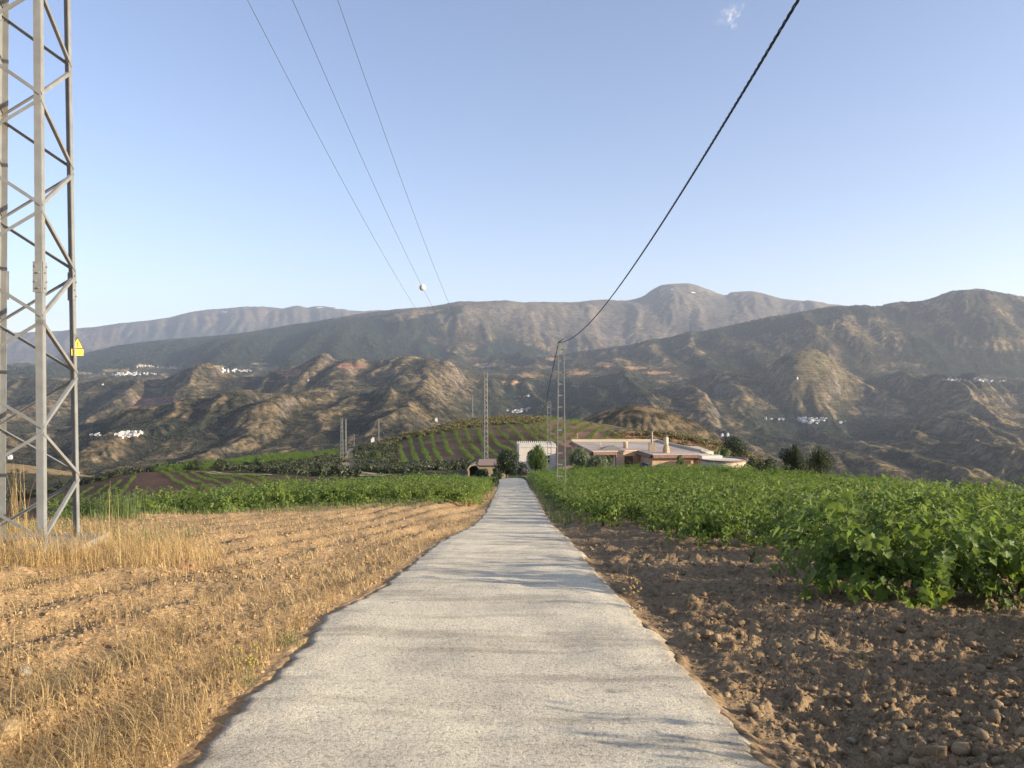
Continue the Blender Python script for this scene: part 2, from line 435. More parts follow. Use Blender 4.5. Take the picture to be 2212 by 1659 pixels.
def ground_z(x, y, detail=True):
    """height of the worked soil, with furrows and clods"""
    x = np.asarray(x, float); y = np.asarray(y, float)
    h = ground_base(x, y)
    if not detail: return h
    l, r = road_edges(y)
    wob = 0.10 * fbm(y * 1.3, x * 0 + 3, 5, 4)
    dist = np.maximum(l + wob - x, x - r + wob)                       # metres outside the road
    near = 1 - sstep(35, 60, y)
    left = x < 0
    # furrows parallel to the road
    ph = (x + 0.35 * perlin(y * 0.12, x * 0.3, 9) - 0.12 * (y - 8)) * 2 * np.pi
    fur_l = 0.062 * np.sin(ph / 0.85) * (0.55 + 1.2 * perlin(x * 0.5, y * 0.25, 41))
    fur_r = 0.030 * np.sin(ph / 0.95 + 1.0) * (0.5 + 1.3 * perlin(x * 0.4, y * 0.2, 43)) + 0.02 * perlin(x * 3.0, y * 0.8, 44)
    clod = 0.060 * np.abs(fbm(x * 3.1, y * 3.1, 21, 4, 0.66)) + 0.06 * fbm(x * 0.9, y * 0.9, 77, 3)
    clod_r = 0.105 * np.abs(fbm(x * 2.6, y * 2.6, 61, 5, 0.70)) + 0.09 * fbm(x * 0.8, y * 0.8, 78, 3) - 0.05
    soil = np.where(left, fur_l + clod, fur_r + clod_r)
    soil = soil * near * sstep(-0.05, 0.5, dist) 
    side = np.where(left, 0.03, 0.09)
    edge = -side * sstep(-0.12, 0.06, dist) * (1 - 0.6 * sstep(0.3, 1.6, dist)) * near
    h = h + soil + edge - 0.10 * sstep(-0.02, -0.25, dist) * (y < 108)
    # rough pasture further out
    far = sstep(60, 120, y)
    h = h + far * (0.5 * fbm(x * 0.05, y * 0.05, 3, 4) + 0.12 * fbm(x * 0.5, y * 0.5, 4, 2))
    # terraces in the hollow on the left
    return h

_hitL = np.linspace(math.log(50), math.log(515), 1200); _hitY = np.exp(_hitL)
def ray_hit(px, py, Ymin=60, Ymax=515):
    """nearest visible point of the near ground along a picture ray beyond Ymin"""
    z = bil(G_H, G_T, G_L, np.full(_hitY.shape, PX(px)), _hitL)
    s = (CY - py) / F * _hitY
    ok = (z >= s) & (_hitY >= Ymin) & (_hitY <= Ymax)
    i = int(np.argmax(ok)) if ok.any() else int(np.argmin(np.abs(_hitY - Ymax)))
    x, Y = PX(px) * _hitY[i], _hitY[i]
    return float(x), float(Y), float(ground_z(np.array(x), np.array(Y)))

# ------------------------------------------------------------------ near ground mesh
nt_, = (610,)
tcol = np.linspace(-0.92, 0.92, nt_)
rows = [0.7]
y = 0.7
while y < 540:
    step = max(y * y / (773 * 1.75) * 1.6, 0.012)
    step = min(step, y * 0.010 if y > 60 else y * 0.016)
    y += step; rows.append(y)
rows = np.array(rows)
XX = tcol[None] * rows[:, None]; YY = np.repeat(rows[:, None], nt_, 1)
ZZ = ground_z(XX, YY)
print("near rows", len(rows), "verts", XX.size)

pxg = tcol[None] * F + CX + 0 * YY
pyg = CY - ZZ / YY * F

# soil colour zones
nz = fbm(XX * 0.35, YY * 0.35, 101, 4); nz2 = fbm(XX * 1.7, YY * 1.7, 102, 3)
def C(*c): return np.array(c, float)
col = np.zeros(XX.shape + (3,))
straw = C(0.43, 0.285, 0.145); soil_r = C(0.285, 0.195, 0.108); redsoil = C(0.115, 0.065, 0.042); scrubc = C(0.085, 0.070, 0.038)
pale = C(0.34, 0.27, 0.16)
isl = (XX < 0)[..., None]
col[:] = np.where(isl, straw, soil_r)
col = col * (1 + 0.25 * nz + 0.12 * nz2)[..., None]
def blend(mask, c):
    global col
    m = np.clip(mask, 0, 1)[..., None]
    col = col * (1 - m) + np.asarray(c) * m
rr = in_poly(XX, YY, RIGHT_FIELD) & (YY > 26)
blend(rr * 0.8, C(0.17, 0.12, 0.065))
blend(in_poly(XX, YY, LEFT_FIELD) * 0.8, C(0.24, 0.17, 0.09))
blend(sstep(62, 75, YY), scrubc[None, None] * (1 + 0.5 * nz[..., None]))
# hollow vineyards (reddish dark soil), knoll vineyards, bright terrace, far-left pale hill
Z_DARKVINE = [(0, 1130), (0, 1100), (120, 1062), (250, 1033), (330, 1014), (450, 1012), (600, 1030), (740, 1032), (740, 1065), (500, 1120)]
blend(in_poly(pxg, pyg, Z_DARKVINE) * (YY > 100) * 0.85, redsoil)
Z_KNOLL_L = [(800, 1012), (820, 968), (870, 950), (935, 934), (1010, 925), (1110, 916), (1150, 926), (1215, 940), (1230, 1010), (1000, 1012)]
blend(in_poly(pxg, pyg, Z_KNOLL_L) * (YY > 150) * 0.95, C(0.12, 0.078, 0.052))
Z_KNOLL_R = [(1085, 930), (1140, 912), (1200, 905), (1260, 908), (1322, 926), (1345, 948), (1350, 966), (1225, 966), (1150, 935)]
blend(in_poly(pxg, pyg, Z_KNOLL_R) * (YY > 150) * 0.95, C(0.30, 0.175, 0.10) * (1 + 0.5 * nz[..., None] + 0.3 * nz2[..., None]))
Z_BLUFF = [(1262, 915), (1346, 929), (1419, 932), (1490, 943), (1560, 955), (1625, 975), (1560, 985), (1340, 960), (1300, 930)]
blend(in_poly(pxg, pyg, Z_BLUFF) * (YY > 200) * (YY < 249.5) * 0.9, C(0.27, 0.145, 0.082) * (1 + 0.5 * nz[..., None]))
blend((YY > 249) * (pxg > 1320) * sstep(0.0, 0.3, nz + 0.2), C(0.20, 0.16, 0.08))
blend(((YY > 255) & (pxg > 850) & (pxg < 1330)) * (0.6 + nz) , C(0.16, 0.125, 0.065))
Z_TERR = [(480, 1000), (560, 985), (640, 975), (730, 973), (740, 990), (640, 1000), (500, 1012)]
blend(in_poly(pxg, pyg, Z_TERR) * (YY > 150), C(0.10, 0.115, 0.045))
blend(((YY > 330) & (pxg < 240)) * (0.75 + 0.6 * nz), C(0.40, 0.28, 0.13))
blend(((YY > 100) & (pxg > 1500) & (YY < 240)) * (0.5 + 0.6 * nz), C(0.32, 0.25, 0.13))
col = np.clip(col, 0.01, 0.9)
colA = np.concatenate([col, np.ones(XX.shape + (1,))], -1)
wetr = np.where(XX < 0, 1.0, 0.0)

gm, t, b = new_mat("ground_soil")
at = nd(t, "ShaderNodeAttribute", attribute_name="col")
v = coords(t)
n1 = noise(t, v, 9.0, 8, 0.65); n2 = noise(t, v, 60.0, 4, 0.6); n3 = noise(t, v, 1.6, 5, 0.6)
c = mix(t, at.outputs["Color"], ramp(t, n1, [(0.25, (0.45, 0.43, 0.42)), (0.5, (1, 1, 1)), (0.8, (1.35, 1.35, 1.3))]), 1.0, 'MULTIPLY')
c = mix(t, c, ramp(t, n2, [(0.3, (0.7, 0.7, 0.7)), (0.6, (1.15, 1.15, 1.15))]), 0.8, 'MULTIPLY')
c = mix(t, c, ramp(t, n3, [(0.3, (0.8, 0.77, 0.74)), (0.7, (1.15, 1.15, 1.15))]), 0.7, 'MULTIPLY')
t.links.new(c, b.inputs["Base Color"]); b.inputs["Roughness"].default_value = 0.95; b.inputs["Specular IOR Level"].default_value = 0.1
vor = nd(t, "ShaderNodeTexVoronoi"); vor.inputs["Scale"].default_value = 22; t.links.new(v, vor.inputs["Vector"])
n0 = bump(t, b, n1, 0.05, 0.8)
n0 = bump(t, b, vor.outputs["Distance"], 0.02, 0.6, n0)
bump(t, b, n2, 0.008, 0.8, n0)

def grid_faces(nr, nc):
    i = np.arange(nr - 1)[:, None] * nc + np.arange(nc - 1)[None]
    i = i.ravel()
    return np.stack([i, i + 1, i + nc + 1, i + nc], 1)

V = np.stack([XX, YY, ZZ], -1).reshape(-1, 3)
me = mesh_np("ground", V, grid_faces(len(rows), nt_), gm, True, {"col": ('FLOAT_COLOR', colA.reshape(-1, 4))})
ground = link("ground", me)
tag(ground, kind="structure", label="clodded farm soil of dry straw left of the road and brown furrows right of it")

# ground right behind and beside the camera, so that the fields go on out of view
bx = np.linspace(-34, 50, 141); by = np.concatenate([np.linspace(-30, 0.5, 26), np.linspace(1, 60, 90)])
BX, BY = np.meshgrid(bx, by)
BZ = ground_z(BX, BY)
BZ = np.where(np.abs(BX) < 0.915 * (BY - 0.75) - 0.6, BZ - 0.35, BZ)
cb = np.where((BX < 0)[..., None], straw, soil_r) * (1 + 0.25 * fbm(BX * 0.35, BY * 0.35, 101, 4))[..., None]
me = mesh_np("ground_beside", np.stack([BX, BY, BZ], -1).reshape(-1, 3), grid_faces(len(by), len(bx)), gm, True,
             {"col": ('FLOAT_COLOR', np.concatenate([cb, np.ones(BX.shape + (1,))], -1).reshape(-1, 4))})
tag(link("field_ground", me), kind="structure")

# ------------------------------------------------------------------ the mountains
NT, NV = 700, 880
ft = np.linspace(-0.90, 0.90, NT)
fl = np.linspace(math.log(495), math.log(19700), NV)
dT = ft[1] - ft[0]; dL = fl[1] - fl[0]
H = eval_cols(ft * F + CX, np.exp(fl))
T2 = np.repeat(ft[None], NV, 0); L2 = np.repeat(fl[:, None], NT, 1); Y2 = np.exp(L2)
P2 = T2 * F + CX

# crest mask: relief is kept small where a ridge line was laid out
def near_layer(Yc, w): return np.exp(-((L2 - np.log(Yc)) / w) ** 2)
Ycb = pchip([-450, 993, 1200, 1480, 2700], [10300, 10300, 11500, 13500, 13500], P2[0])[None]
crest = np.clip(near_layer(Ycb, 0.10) * 1.25, 0, 1)
crest = np.maximum(crest, near_layer(7200.0, 0.04) * sstep(1080, 1200, P2))
crest = np.maximum(crest, near_layer(18300.0, 0.06))
crest = np.maximum(crest, near_layer(4600.0, 0.03) * (1 - sstep(1000, 1100, P2)) * 0.8)

# individual hills
def hill(px, Y, hw, hv, hgt, p=2.0):
    global H
    a = np.abs((P2 - px) / hw) ** p + np.abs((L2 - math.log(Y)) / hv) ** p
    H = H + hgt * np.exp(-a)
hill(1385, 1350, 265, 0.19, 136, 2.0)        # terraced knoll behind the villa
hill(1560, 1500, 90, 0.2, 40)
hill(1749, 4450, 85, 0.13, 118, 2.4)    # smooth dome
hill(2075, 4300, 105, 0.13, 118, 2.4)   # second, darker dome
hill(440, 4500, 90, 0.09, 20)
hill(230, 4400, 70, 0.08, 20)
hill(60, 4700, 90, 0.10, 60)
hill(870, 2700, 90, 0.12, 12)
hill(300, 2500, 120, 0.10, 25)
hill(560, 2300, 90, 0.10, 35)

# spurs and gullies; they fan out downhill, on the left towards the left, on the right towards the right
A0 = T2 * (1 + 0.55 * (L2 - math.log(3000.0)))
wx = 0.022 * fbm(T2 * 9, L2 * 6, 201, 3) + 0.006 * fbm(T2 * 40, L2 * 25, 203, 2); wy = 0.05 * fbm(T2 * 9 + 7, L2 * 6, 202, 3)
def billow(x, y, seed, octv=2, gain=0.45):
    s_ = 0.0; a_ = 1.0; w_ = 0.0
    for o_ in range(octv):
        n_ = np.abs(perlin(x * 2.03 ** o_, y * 2.03 ** o_, seed + 31 * o_)) * 2
        s_ = s_ + a_ * np.sqrt(n_ * n_ + 0.002); w_ += a_; a_ *= gain
    return s_ / w_
big = billow((A0 + wx) * 6.5, (L2 + wy) * 1.6, 211, 2, 0.4) - 0.45
mid_b = billow((A0 + wx * 1.3) * 14, (L2 + wy) * 1.25, 212, 2, 0.4); mid = mid_b - 0.45
fine_b = billow((A0 + wx) * 62, (L2 + wy) * 5.5, 213, 2); fine = fine_b - 0.45
low = sstep(math.log(1200), math.log(1900), L2) * (1 - 0.50 * sstep(math.log(4600), math.log(6500), L2))
smooth_dome = np.exp(-np.abs((P2 - 1749) / 90) ** 3 - np.abs((L2 - math.log(4450)) / 0.13) ** 3)
flat = np.exp(-((L2 - math.log(5200)) / 0.13) ** 2) * 0.75
knoll2 = np.exp(-np.abs((P2 - 1372) / 190) ** 3 - np.abs((L2 - math.log(1350)) / 0.22) ** 3)
amp = (1 - 0.45 * knoll2) * (0.25 + 0.75 * low) * (1 - 0.93 * crest) * (1 - flat) * (1 - 0.85 * smooth_dome) * sstep(math.log(520), math.log(900), L2)
H = H + Y2 * amp * ((0.042 * big + 0.0235 * mid + 0.0044 * fine) * (1 - 0.45 * sstep(math.log(8500), math.log(9800), L2)) * (1 - 0.18 * (L2 < math.log(4800)) * (P2 < 1000)))
H += Y2 * 0.0006 * fbm(T2 * 160, L2 * 60, 77, 3)

# water erosion: many drops run down the slope at once
rs = np.random.default_rng(5)
def erode(H, n, steps, k_er=0.22, k_dep=0.25, kc=2.4, inert=0.25):
    scx = dT; scy = dL
    x = rs.uniform(2, NT - 3, n); y = rs.uniform(2, NV - 3, n)
    # normalised heights: one unit = the side of a cell at that distance
    sed = np.zeros(n); wat = np.ones(n); vx = np.zeros(n); vy = np.zeros(n)
    alive = np.ones(n, bool)
    Yr = np.exp(fl)
    flat_H = H.ravel()
    for s_ in range(steps):
        i = x.astype(int); j = y.astype(int); a = x - i; b_ = y - j
        q = j * NT + i
        h00 = flat_H[q]; h10 = flat_H[q + 1]; h01 = flat_H[q + NT]; h11 = flat_H[q + NT + 1]
        sc = Yr[j]
        gx = ((h10 - h00) * (1 - b_) + (h11 - h01) * b_) / (sc * scx)
        gy = ((h01 - h00) * (1 - a) + (h11 - h10) * a) / (sc * scy)
        hh = (h00 * (1 - a) + h10 * a) * (1 - b_) + (h01 * (1 - a) + h11 * a) * b_
        vx = vx * inert - gx * (1 - inert); vy = vy * inert - gy * (1 - inert)
        l = np.hypot(vx, vy) + 1e-9
        # a unit step in metres, turned into cells
        dx = vx / l; dy = vy / l * (scx / scy)
        nx = x + dx; ny = y + dy
        ok = alive & (nx > 2) & (nx < NT - 3) & (ny > 2) & (ny < NV - 3)
        nx = np.where(ok, nx, x); ny = np.where(ok, ny, y)
        i2 = nx.astype(int); j2 = ny.astype(int); a2 = nx - i2; b2 = ny - j2
        q2 = j2 * NT + i2
        h2 = (flat_H[q2] * (1 - a2) + flat_H[q2 + 1] * a2) * (1 - b2) + (flat_H[q2 + NT] * (1 - a2) + flat_H[q2 + NT + 1] * a2) * b2
        dh = (h2 - hh) / (sc * scx)
        cap = np.maximum(-dh, 0.01) * kc * wat
        up = dh > 0
        dep = np.where(up, np.minimum(sed, dh), np.maximum(0, (sed - cap) * k_dep))
        er = np.where(up, 0, np.clip((cap - sed) * k_er, 0, np.maximum(-dh, 0)))
        dlt = np.where(ok, dep - er, 0)
        sed = sed - dlt
        m = dlt * sc * scx
        np.add.at(flat_H, q, m * (1 - a) * (1 - b_)); np.add.at(flat_H, q + 1, m * a * (1 - b_))
        np.add.at(flat_H, q + NT, m * (1 - a) * b_); np.add.at(flat_H, q + NT + 1, m * a * b_)
        wat *= 0.975; x, y = nx, ny; alive = ok
    return flat_H.reshape(NV, NT)

def blur(H, k=1):
    for _ in range(k):
        P = np.pad(H, 1, mode='edge')
        H = (P[:-2, 1:-1] + P[2:, 1:-1] + P[1:-1, :-2] + P[1:-1, 2:] + 4 * P[1:-1, 1:-1]) / 8
    return H
H_before = H.copy()
import time; _t = time.time()
for _ in range(7):
    H = erode(H, 60000, 60, k_er=0.14)
H = H * 0.6 + blur(H, 1) * 0.4
print("erosion", round(time.time() - _t, 1))
# the laid-out ridge lines keep their height
kp = np.clip(0.85 * crest + 0.75 * smooth_dome, 0, 0.95)
H = H * (1 - kp) + H_before * kp
edge0 = sstep(math.log(495), math.log(540), L2)
H = H * edge0 + (H_before - 4) * (1 - edge0)
carve = (H_before - H) / Y2                       # where drops have cut: gully floors
def far_z(px, Y):
    return float(bil(H, ft, fl, np.array(PX(px)), np.array(math.log(Y))))
def far_hit(px, py, Ymin=700, Ymax=19000):
    l = np.linspace(math.log(Ymin), math.log(Ymax), 3000); Y = np.exp(l)
    z = bil(H, ft, fl, np.full(l.shape, PX(px)), l); s = (CY - py) / F * Y
    i = int(np.argmax(z >= s))
    return float(PX(px) * Y[i]), float(Y[i]), float(z[i])

# ground cover of the mountains and broad shadow patches, as colours laid on the land
PYf = CY - H / Y2 * F
PYb = PYf
n_a = fbm(T2 * 14, L2 * 10, 301, 5, 0.6); n_b = fbm(T2 * 60, L2 * 34, 302, 4, 0.6); n_c = fbm(T2 * 6, L2 * 5, 303, 3)
n_d = fbm(T2 * 190, L2 * 100, 304, 3, 0.7)
terr = np.sin((H / (Y2 * 0.0018)) + 3 * n_a) # terrace-like banding
dry = C(0.255, 0.187, 0.108); brown = C(0.100, 0.079, 0.053); dark = C(0.030, 0.033, 0.024); forest = C(0.018, 0.030, 0.020)
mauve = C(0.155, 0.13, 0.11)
gx_ = np.gradient(H, axis=1) / (Y2 * dT); gy_ = np.gradient(H, axis=0) / (Y2 * dL)
slope = np.hypot(gx_, gy_)
fc = np.zeros(H.shape + (3,)); fc[:] = brown
def fb(mask, c):
    global fc
    m = np.clip(mask, 0, 1)[..., None]; fc = fc * (1 - m) + np.asarray(c) * m
east = gx_ < 0.0
fb(sstep(-0.05, 0.3, n_a + 0.4 * n_b + 0.1), dry)
fb(0.45 * sstep(0.10, 0.32, n_c + 0.25 * n_b) * (L2 < math.log(7600)), dark)  # broad dark patches: hillside shadow and scrub clusters put into the colour
fb(0.35 * sstep(0.2, 0.8, terr) * (L2 < math.log(4600)), dry * 1.1)
fb(0.75 * sstep(0.12, 0.45, n_b + 0.5 * n_d), dark)                             # scrub
fb(0.8 * sstep(0.0006, 0.003, carve) * (0.7 + n_b), dark)
fb(0.85 * (1 - sstep(0.10, 0.34, mid_b + 0.25 * n_b)), dark * 0.9)
fb(0.7 * (1 - sstep(0.08, 0.26, fine_b + 0.2 * n_b)) * (L2 < math.log(9000)), dark)                        # bushes in the gullies
fb(knoll2 * (0.35 + 0.35 * terr + n_b), dry * 0.75)
fb(smooth_dome * 0.9, C(0.155, 0.13, 0.07))
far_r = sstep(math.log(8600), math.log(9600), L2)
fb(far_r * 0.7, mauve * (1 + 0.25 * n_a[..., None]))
def warp_poly(poly, Y0, Y1, wob=9):
    return in_poly(P2 + wob * 2.2 * n_b + wob * n_a, PYb + wob * 0.7 * n_d + wob * 0.9 * n_b, poly) & (Y2 > Y0) & (Y2 < Y1)
FORESTS = [
 ([(-500, 830), (0, 800), (180, 764), (276, 742), (439, 727), (542, 717), (637, 699), (760, 684), (900, 672), (960, 663), (1005, 660), (1010, 676), (955, 683), (962, 705), (925, 735), (970, 760), (1050, 776), (1100, 776), (1190, 765), (1150, 748), (1100, 730), (1050, 738), (1000, 780), (900, 776), (850, 786), (650, 792), (500, 792), (400, 786), (280, 796), (180, 805), (-500, 850)], 5600, 10600, 0.95),
 ([(1350, 742), (1456, 727), (1560, 706), (1640, 690), (1783, 664), (1903, 661), (1925, 662), (2020, 690), (1985, 694), (1830, 680), (1805, 680), (1800, 700), (1740, 706), (1700, 716), (1640, 724), (1560, 732), (1500, 730), (1400, 745)], 5600, 7600, 0.9),
 ([(1960, 735), (2100, 752), (2300, 765), (2300, 822), (2050, 805), (1940, 775)], 4700, 7400, 0.85),
 ([(1950, 700), (2300, 705), (2300, 730), (2080, 725), (2000, 745), (1960, 735)], 4700, 7400, 0.6),
 ([(1500, 770), (1640, 760), (1700, 775), (1640, 800), (1560, 800), (1480, 790)], 4000, 7400, 0.8),
 ([(-60, 778), (60, 780), (100, 790), (110, 815), (0, 820), (-60, 820)], 4000, 7400, 0.8),
 ([(150, 790), (400, 785), (640, 790), (640, 812), (420, 806), (340, 822), (200, 826), (130, 815)], 4800, 6500, 0.7),
 ([(1040, 800), (1400, 800), (1420, 870), (1240, 930), (1000, 905), (1020, 850)], 2400, 4900, 0.75),
 ([(1600, 880), (1900, 900), (2000, 925), (1800, 960), (1620, 960)], 2400, 4400, 0.7),
 ([(200, 915), (330, 920), (420, 900), (520, 850), (560, 870), (430, 935), (300, 965), (190, 965)], 2000, 4500, 0.7),
 ([(1900, 790), (2212, 800), (2212, 850), (2000, 835)], 4000, 6000, 0.6),
]
for poly, y0, y1, k in FORESTS:
    fb(warp_poly(poly, y0, y1) * k, forest[None, None] * (1 + 0.35 * n_b[..., None]))
fb(warp_poly([(825, 688), (880, 672), (960, 668), (940, 676), (840, 698)], 8800, 10600, 3) * 0.8, dry)
fb(((Y2 > 13500) & (warp_poly([(250, 720), (420, 705), (640, 700), (700, 712), (500, 725), (300, 740)], 14000, 20000, 6))) * 0.7, C(0.10, 0.11, 0.10))
# bare red cliff, grey badlands, fields
fb(warp_poly([(285, 868), (310, 857), (360, 857), (400, 862), (432, 866), (425, 880), (330, 885), (290, 880)], 2500, 4700, 4) * 0.85, C(0.27, 0.14, 0.11))
fb(warp_poly([(600, 800), (650, 792), (645, 812), (610, 816)], 3000, 5200, 3) * 0.8, C(0.33, 0.19, 0.12))
fb(warp_poly([(718, 783), (795, 786), (790, 797), (735, 797)], 3000, 5200, 3) * 0.8, C(0.28, 0.15, 0.11))
for fx, fy, fw, fh in [(1052, 789, 26, 5), (1191, 776, 12, 4), (1310, 788, 20, 5), (1370, 795, 26, 3), (1140, 812, 22, 4), (1250, 806, 24, 4), (1105, 826, 20, 4), (1420, 805, 30, 3), (1560, 815, 20, 3), (250, 800, 30, 3), (370, 795, 22, 3), (470, 792, 24, 2.5), (300, 790, 18, 2), (560, 786, 22, 2.5), (180, 806, 20, 3)]:
    fb((((P2 - fx + 6 * n_b) / fw) ** 2 + ((PYb - fy + 3 * n_d) / fh) ** 2 < 1) & (Y2 > 4000) & (Y2 < 8000), C(0.46, 0.27, 0.15) if fx > 900 else C(0.38, 0.28, 0.16))
# the last snow on the high range
for sx, sy, sw, sh in [(484, 673, 7, 1.6), (690, 664, 7, 1.6), (733, 666, 8, 1.4), (754, 669, 3, 2), (1453, 625, 2.5, 1.6), (1453, 643, 4, 1.3), (1498, 632, 5, 0.9)]:
    fb((((P2 - sx + 2 * n_d) / sw) ** 2 + ((PYb - sy) / sh) ** 2 < 1) & (Y2 > 9500), C(0.85, 0.87, 0.9))
fb(0.55 * sstep(0.75, 1.3, slope) * (Y2 < 5000), C(0.24, 0.19, 0.16))
fc = fc * (1 + 0.22 * n_d + 0.12 * n_b)[..., None]
fc = np.clip(fc, 0.015, 0.9)

fm, t, b = new_mat("mountain_ground")
at = nd(t, "ShaderNodeAttribute", attribute_name="col")
v = coords(t)
k1 = noise(t, v, 0.014, 10, 0.78); k2 = noise(t, v, 0.0022, 8, 0.65)
vo = nd(t, "ShaderNodeTexVoronoi"); vo.inputs["Scale"].default_value = 0.045; t.links.new(v, vo.inputs["Vector"])
spots = ramp(t, mth(t, 'ADD', vo.outputs["Distance"], mth(t, 'MULTIPLY', k1, 0.7)), [(0.55, (0.38, 0.42, 0.36)), (0.75, (1, 1, 1))])
c = mix(t, at.outputs["Color"], ramp(t, k1, [(0.40, (0.42, 0.45, 0.42)), (0.58, (1.3, 1.27, 1.2))]), 0.95, 'MULTIPLY')
c = mix(t, c, spots, 0.75, 'MULTIPLY')
c = mix(t, c, ramp(t, k2, [(0.35, (0.8, 0.8, 0.8)), (0.65, (1.12, 1.12, 1.1))]), 0.8, 'MULTIPLY')
sep = nd(t, "ShaderNodeSeparateXYZ"); t.links.new(v, sep.inputs[0])
tz_ = mth(t, 'SINE', mth(t, 'ADD', mth(t, 'MULTIPLY', sep.outputs[2], 0.42), mth(t, 'MULTIPLY', k1, 16.0)))
km = noise(t, v, 0.0016, 4, 0.5)
c = mix(t, c, ramp(t, tz_, [(0.0, (0.45, 0.47, 0.42)), (0.45, (1.12, 1.1, 1.05))]), ramp(t, km, [(0.46, (0, 0, 0)), (0.60, (0.5, 0.5, 0.5))]), 'MULTIPLY')
t.links.new(c, b.inputs["Base Color"]); b.inputs["Roughness"].default_value = 1.0; b.inputs["Specular IOR Level"].default_value = 0.0
nb0 = bump(t, b, k2, 35.0, 0.4)
bump(t, b, k1, 16.0, 0.7, nb0)
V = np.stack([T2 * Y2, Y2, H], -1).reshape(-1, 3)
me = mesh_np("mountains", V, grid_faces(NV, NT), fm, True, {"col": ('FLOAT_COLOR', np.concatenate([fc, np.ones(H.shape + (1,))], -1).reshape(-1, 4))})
mount = link("mountains", me)
tag(mount, kind="structure", label="dry brown mountains with dark woods, gullies and terraces across the valley")

# ------------------------------------------------------------------ the air
hz = MB()
hz.box((0, 9000, 700), (40000, 25000, 2620))
hm = bpy.data.materials.new("haze"); hm.use_nodes = True
t = hm.node_tree; t.nodes.clear()
pv = nd(t, "ShaderNodeVolumePrincipled"); pv.inputs["Color"].default_value = (0.72, 0.83, 1.0, 1)
pv.inputs["Density"].default_value = 3.8e-5; pv.inputs["Anisotropy"].default_value = 0.2
o = nd(t, "ShaderNodeOutputMaterial"); t.links.new(pv.outputs[0], o.inputs["Volume"])
tag(hz.build("haze", hm), kind="stuff")
# scrub and trees dotted over the slopes that face us
rat = H / Y2; vis = rat >= np.maximum.accumulate(rat, axis=0) - 0.0006
dens = np.clip(1.15 - fc.mean(-1) * 9.0, 0.05, 1.0) * vis * (Y2 > 900) * (Y2 < 9800) * (1 - 0.8 * smooth_dome) * (1 - 0.55 * (n_b > 0.3)) * (PYf < 1075)
dens = dens * (0.35 + 0.65 * np.clip(0.5 + 1.6 * n_d, 0, 1))
pw = dens.ravel() / dens.sum()
NTREE = 62000
pick = rs.choice(len(pw), NTREE, p=pw)
tj = T2.ravel()[pick] + rs.uniform(-.5, .5, NTREE) * dT; lj = L2.ravel()[pick] + rs.uniform(-.5, .5, NTREE) * dL
Yt = np.exp(lj); zt_ = bil(H, ft, fl, tj, lj); rt_ = np.clip(Yt * 0.0008 * rs.uniform(0.5, 1.5, NTREE), 1.2, 7.0)
octv_ = np.array([(1, 0, .35), (0.1, 1, .3), (-1, .1, .4), (-.1, -1, .35), (0, 0, 1.35), (0, 0, -.4)], float)
octf = np.array([(0, 1, 4), (1, 2, 4), (2, 3, 4), (3, 0, 4), (1, 0, 5), (2, 1, 5), (3, 2, 5), (0, 3, 5)])
aa = rs.uniform(0, 6.28, NTREE); ca, sa = np.cos(aa)[:, None], np.sin(aa)[:, None]
jit = rs.uniform(0.7, 1.3, (NTREE, 6))
ox = octv_[None, :, 0] * jit; oy = octv_[None, :, 1] * jit; oz = octv_[None, :, 2] * rs.uniform(0.7, 1.2, (NTREE, 1))
V = np.stack([(tj * Yt)[:, None] + rt_[:, None] * (ox * ca - oy * sa), Yt[:, None] + rt_[:, None] * (ox * sa + oy * ca), zt_[:, None] + rt_[:, None] * oz], -1).reshape(-1, 3)
Fq = (octf[None] + (np.arange(NTREE) * 6)[:, None, None]).reshape(-1, 3)
wm, t, b = new_mat("slope_scrub"); geo = nd(t, "ShaderNodeNewGeometry")
t.links.new(ramp(t, geo.outputs["Random Per Island"], [(0, (0.022, 0.030, 0.017)), (0.7, (0.050, 0.056, 0.030)), (1, (0.085, 0.080, 0.045))]), b.inputs["Base Color"]); b.inputs["Roughness"].default_value = 1.0
tag(link("slope_scrub", mesh_np("slope_scrub", V, Fq, wm)), "dark scrub and trees dotted over the slopes across the valley", kind="stuff")
#@@OBJ
# ------------------------------------------------------------------ the concrete road
rm, t, b = new_mat("road_concrete")
v = coords(t)
a1 = noise(t, v, 1.1, 5, 0.6); a2 = noise(t, v, 38, 3, 0.6); a3 = noise(t, v, 5.0, 6, 0.7)
g1 = noise(t, v, 95, 3, 0.7); g2 = noise(t, v, 34, 5, 0.75); pit = noise(t, v, 2.3, 8, 0.72, dist=0.4)
vo = nd(t, "ShaderNodeTexVoronoi"); vo.inputs["Scale"].default_value = 130; vo.inputs["Randomness"].default_value = 1.0; t.links.new(v, vo.inputs["Vector"])
c = ramp(t, a1, [(0.28, (0.58, 0.51, 0.39)), (0.5, (0.75, 0.66, 0.49)), (0.72, (0.88, 0.78, 0.57))])
c = mix(t, c, ramp(t, g2, [(0.34, (0.36, 0.37, 0.40)), (0.50, (1.05, 1.04, 1.02))]), 0.8, 'MULTIPLY')
c = mix(t, c, ramp(t, g1, [(0.36, (0.55, 0.55, 0.57)), (0.56, (1.08, 1.07, 1.05))]), 0.7, 'MULTIPLY')
c = mix(t, c, ramp(t, pit, [(0.30, (0.30, 0.31, 0.34)), (0.385, (1, 1, 1))]), 0.85, 'MULTIPLY')
ed = nd(t, "ShaderNodeAttribute", attribute_name="edge")
em = mth(t, 'MULTIPLY', ed.outputs["Fac"], mth(t, 'ADD', a3, 0.35))
c = mix(t, c, (0.27, 0.205, 0.135), mth(t, 'MULTIPLY', em, 0.9, clamp=True))
cs = noise(t, coords(t, (0.45, 2.2, 1)), 1.0, 6, 0.65)
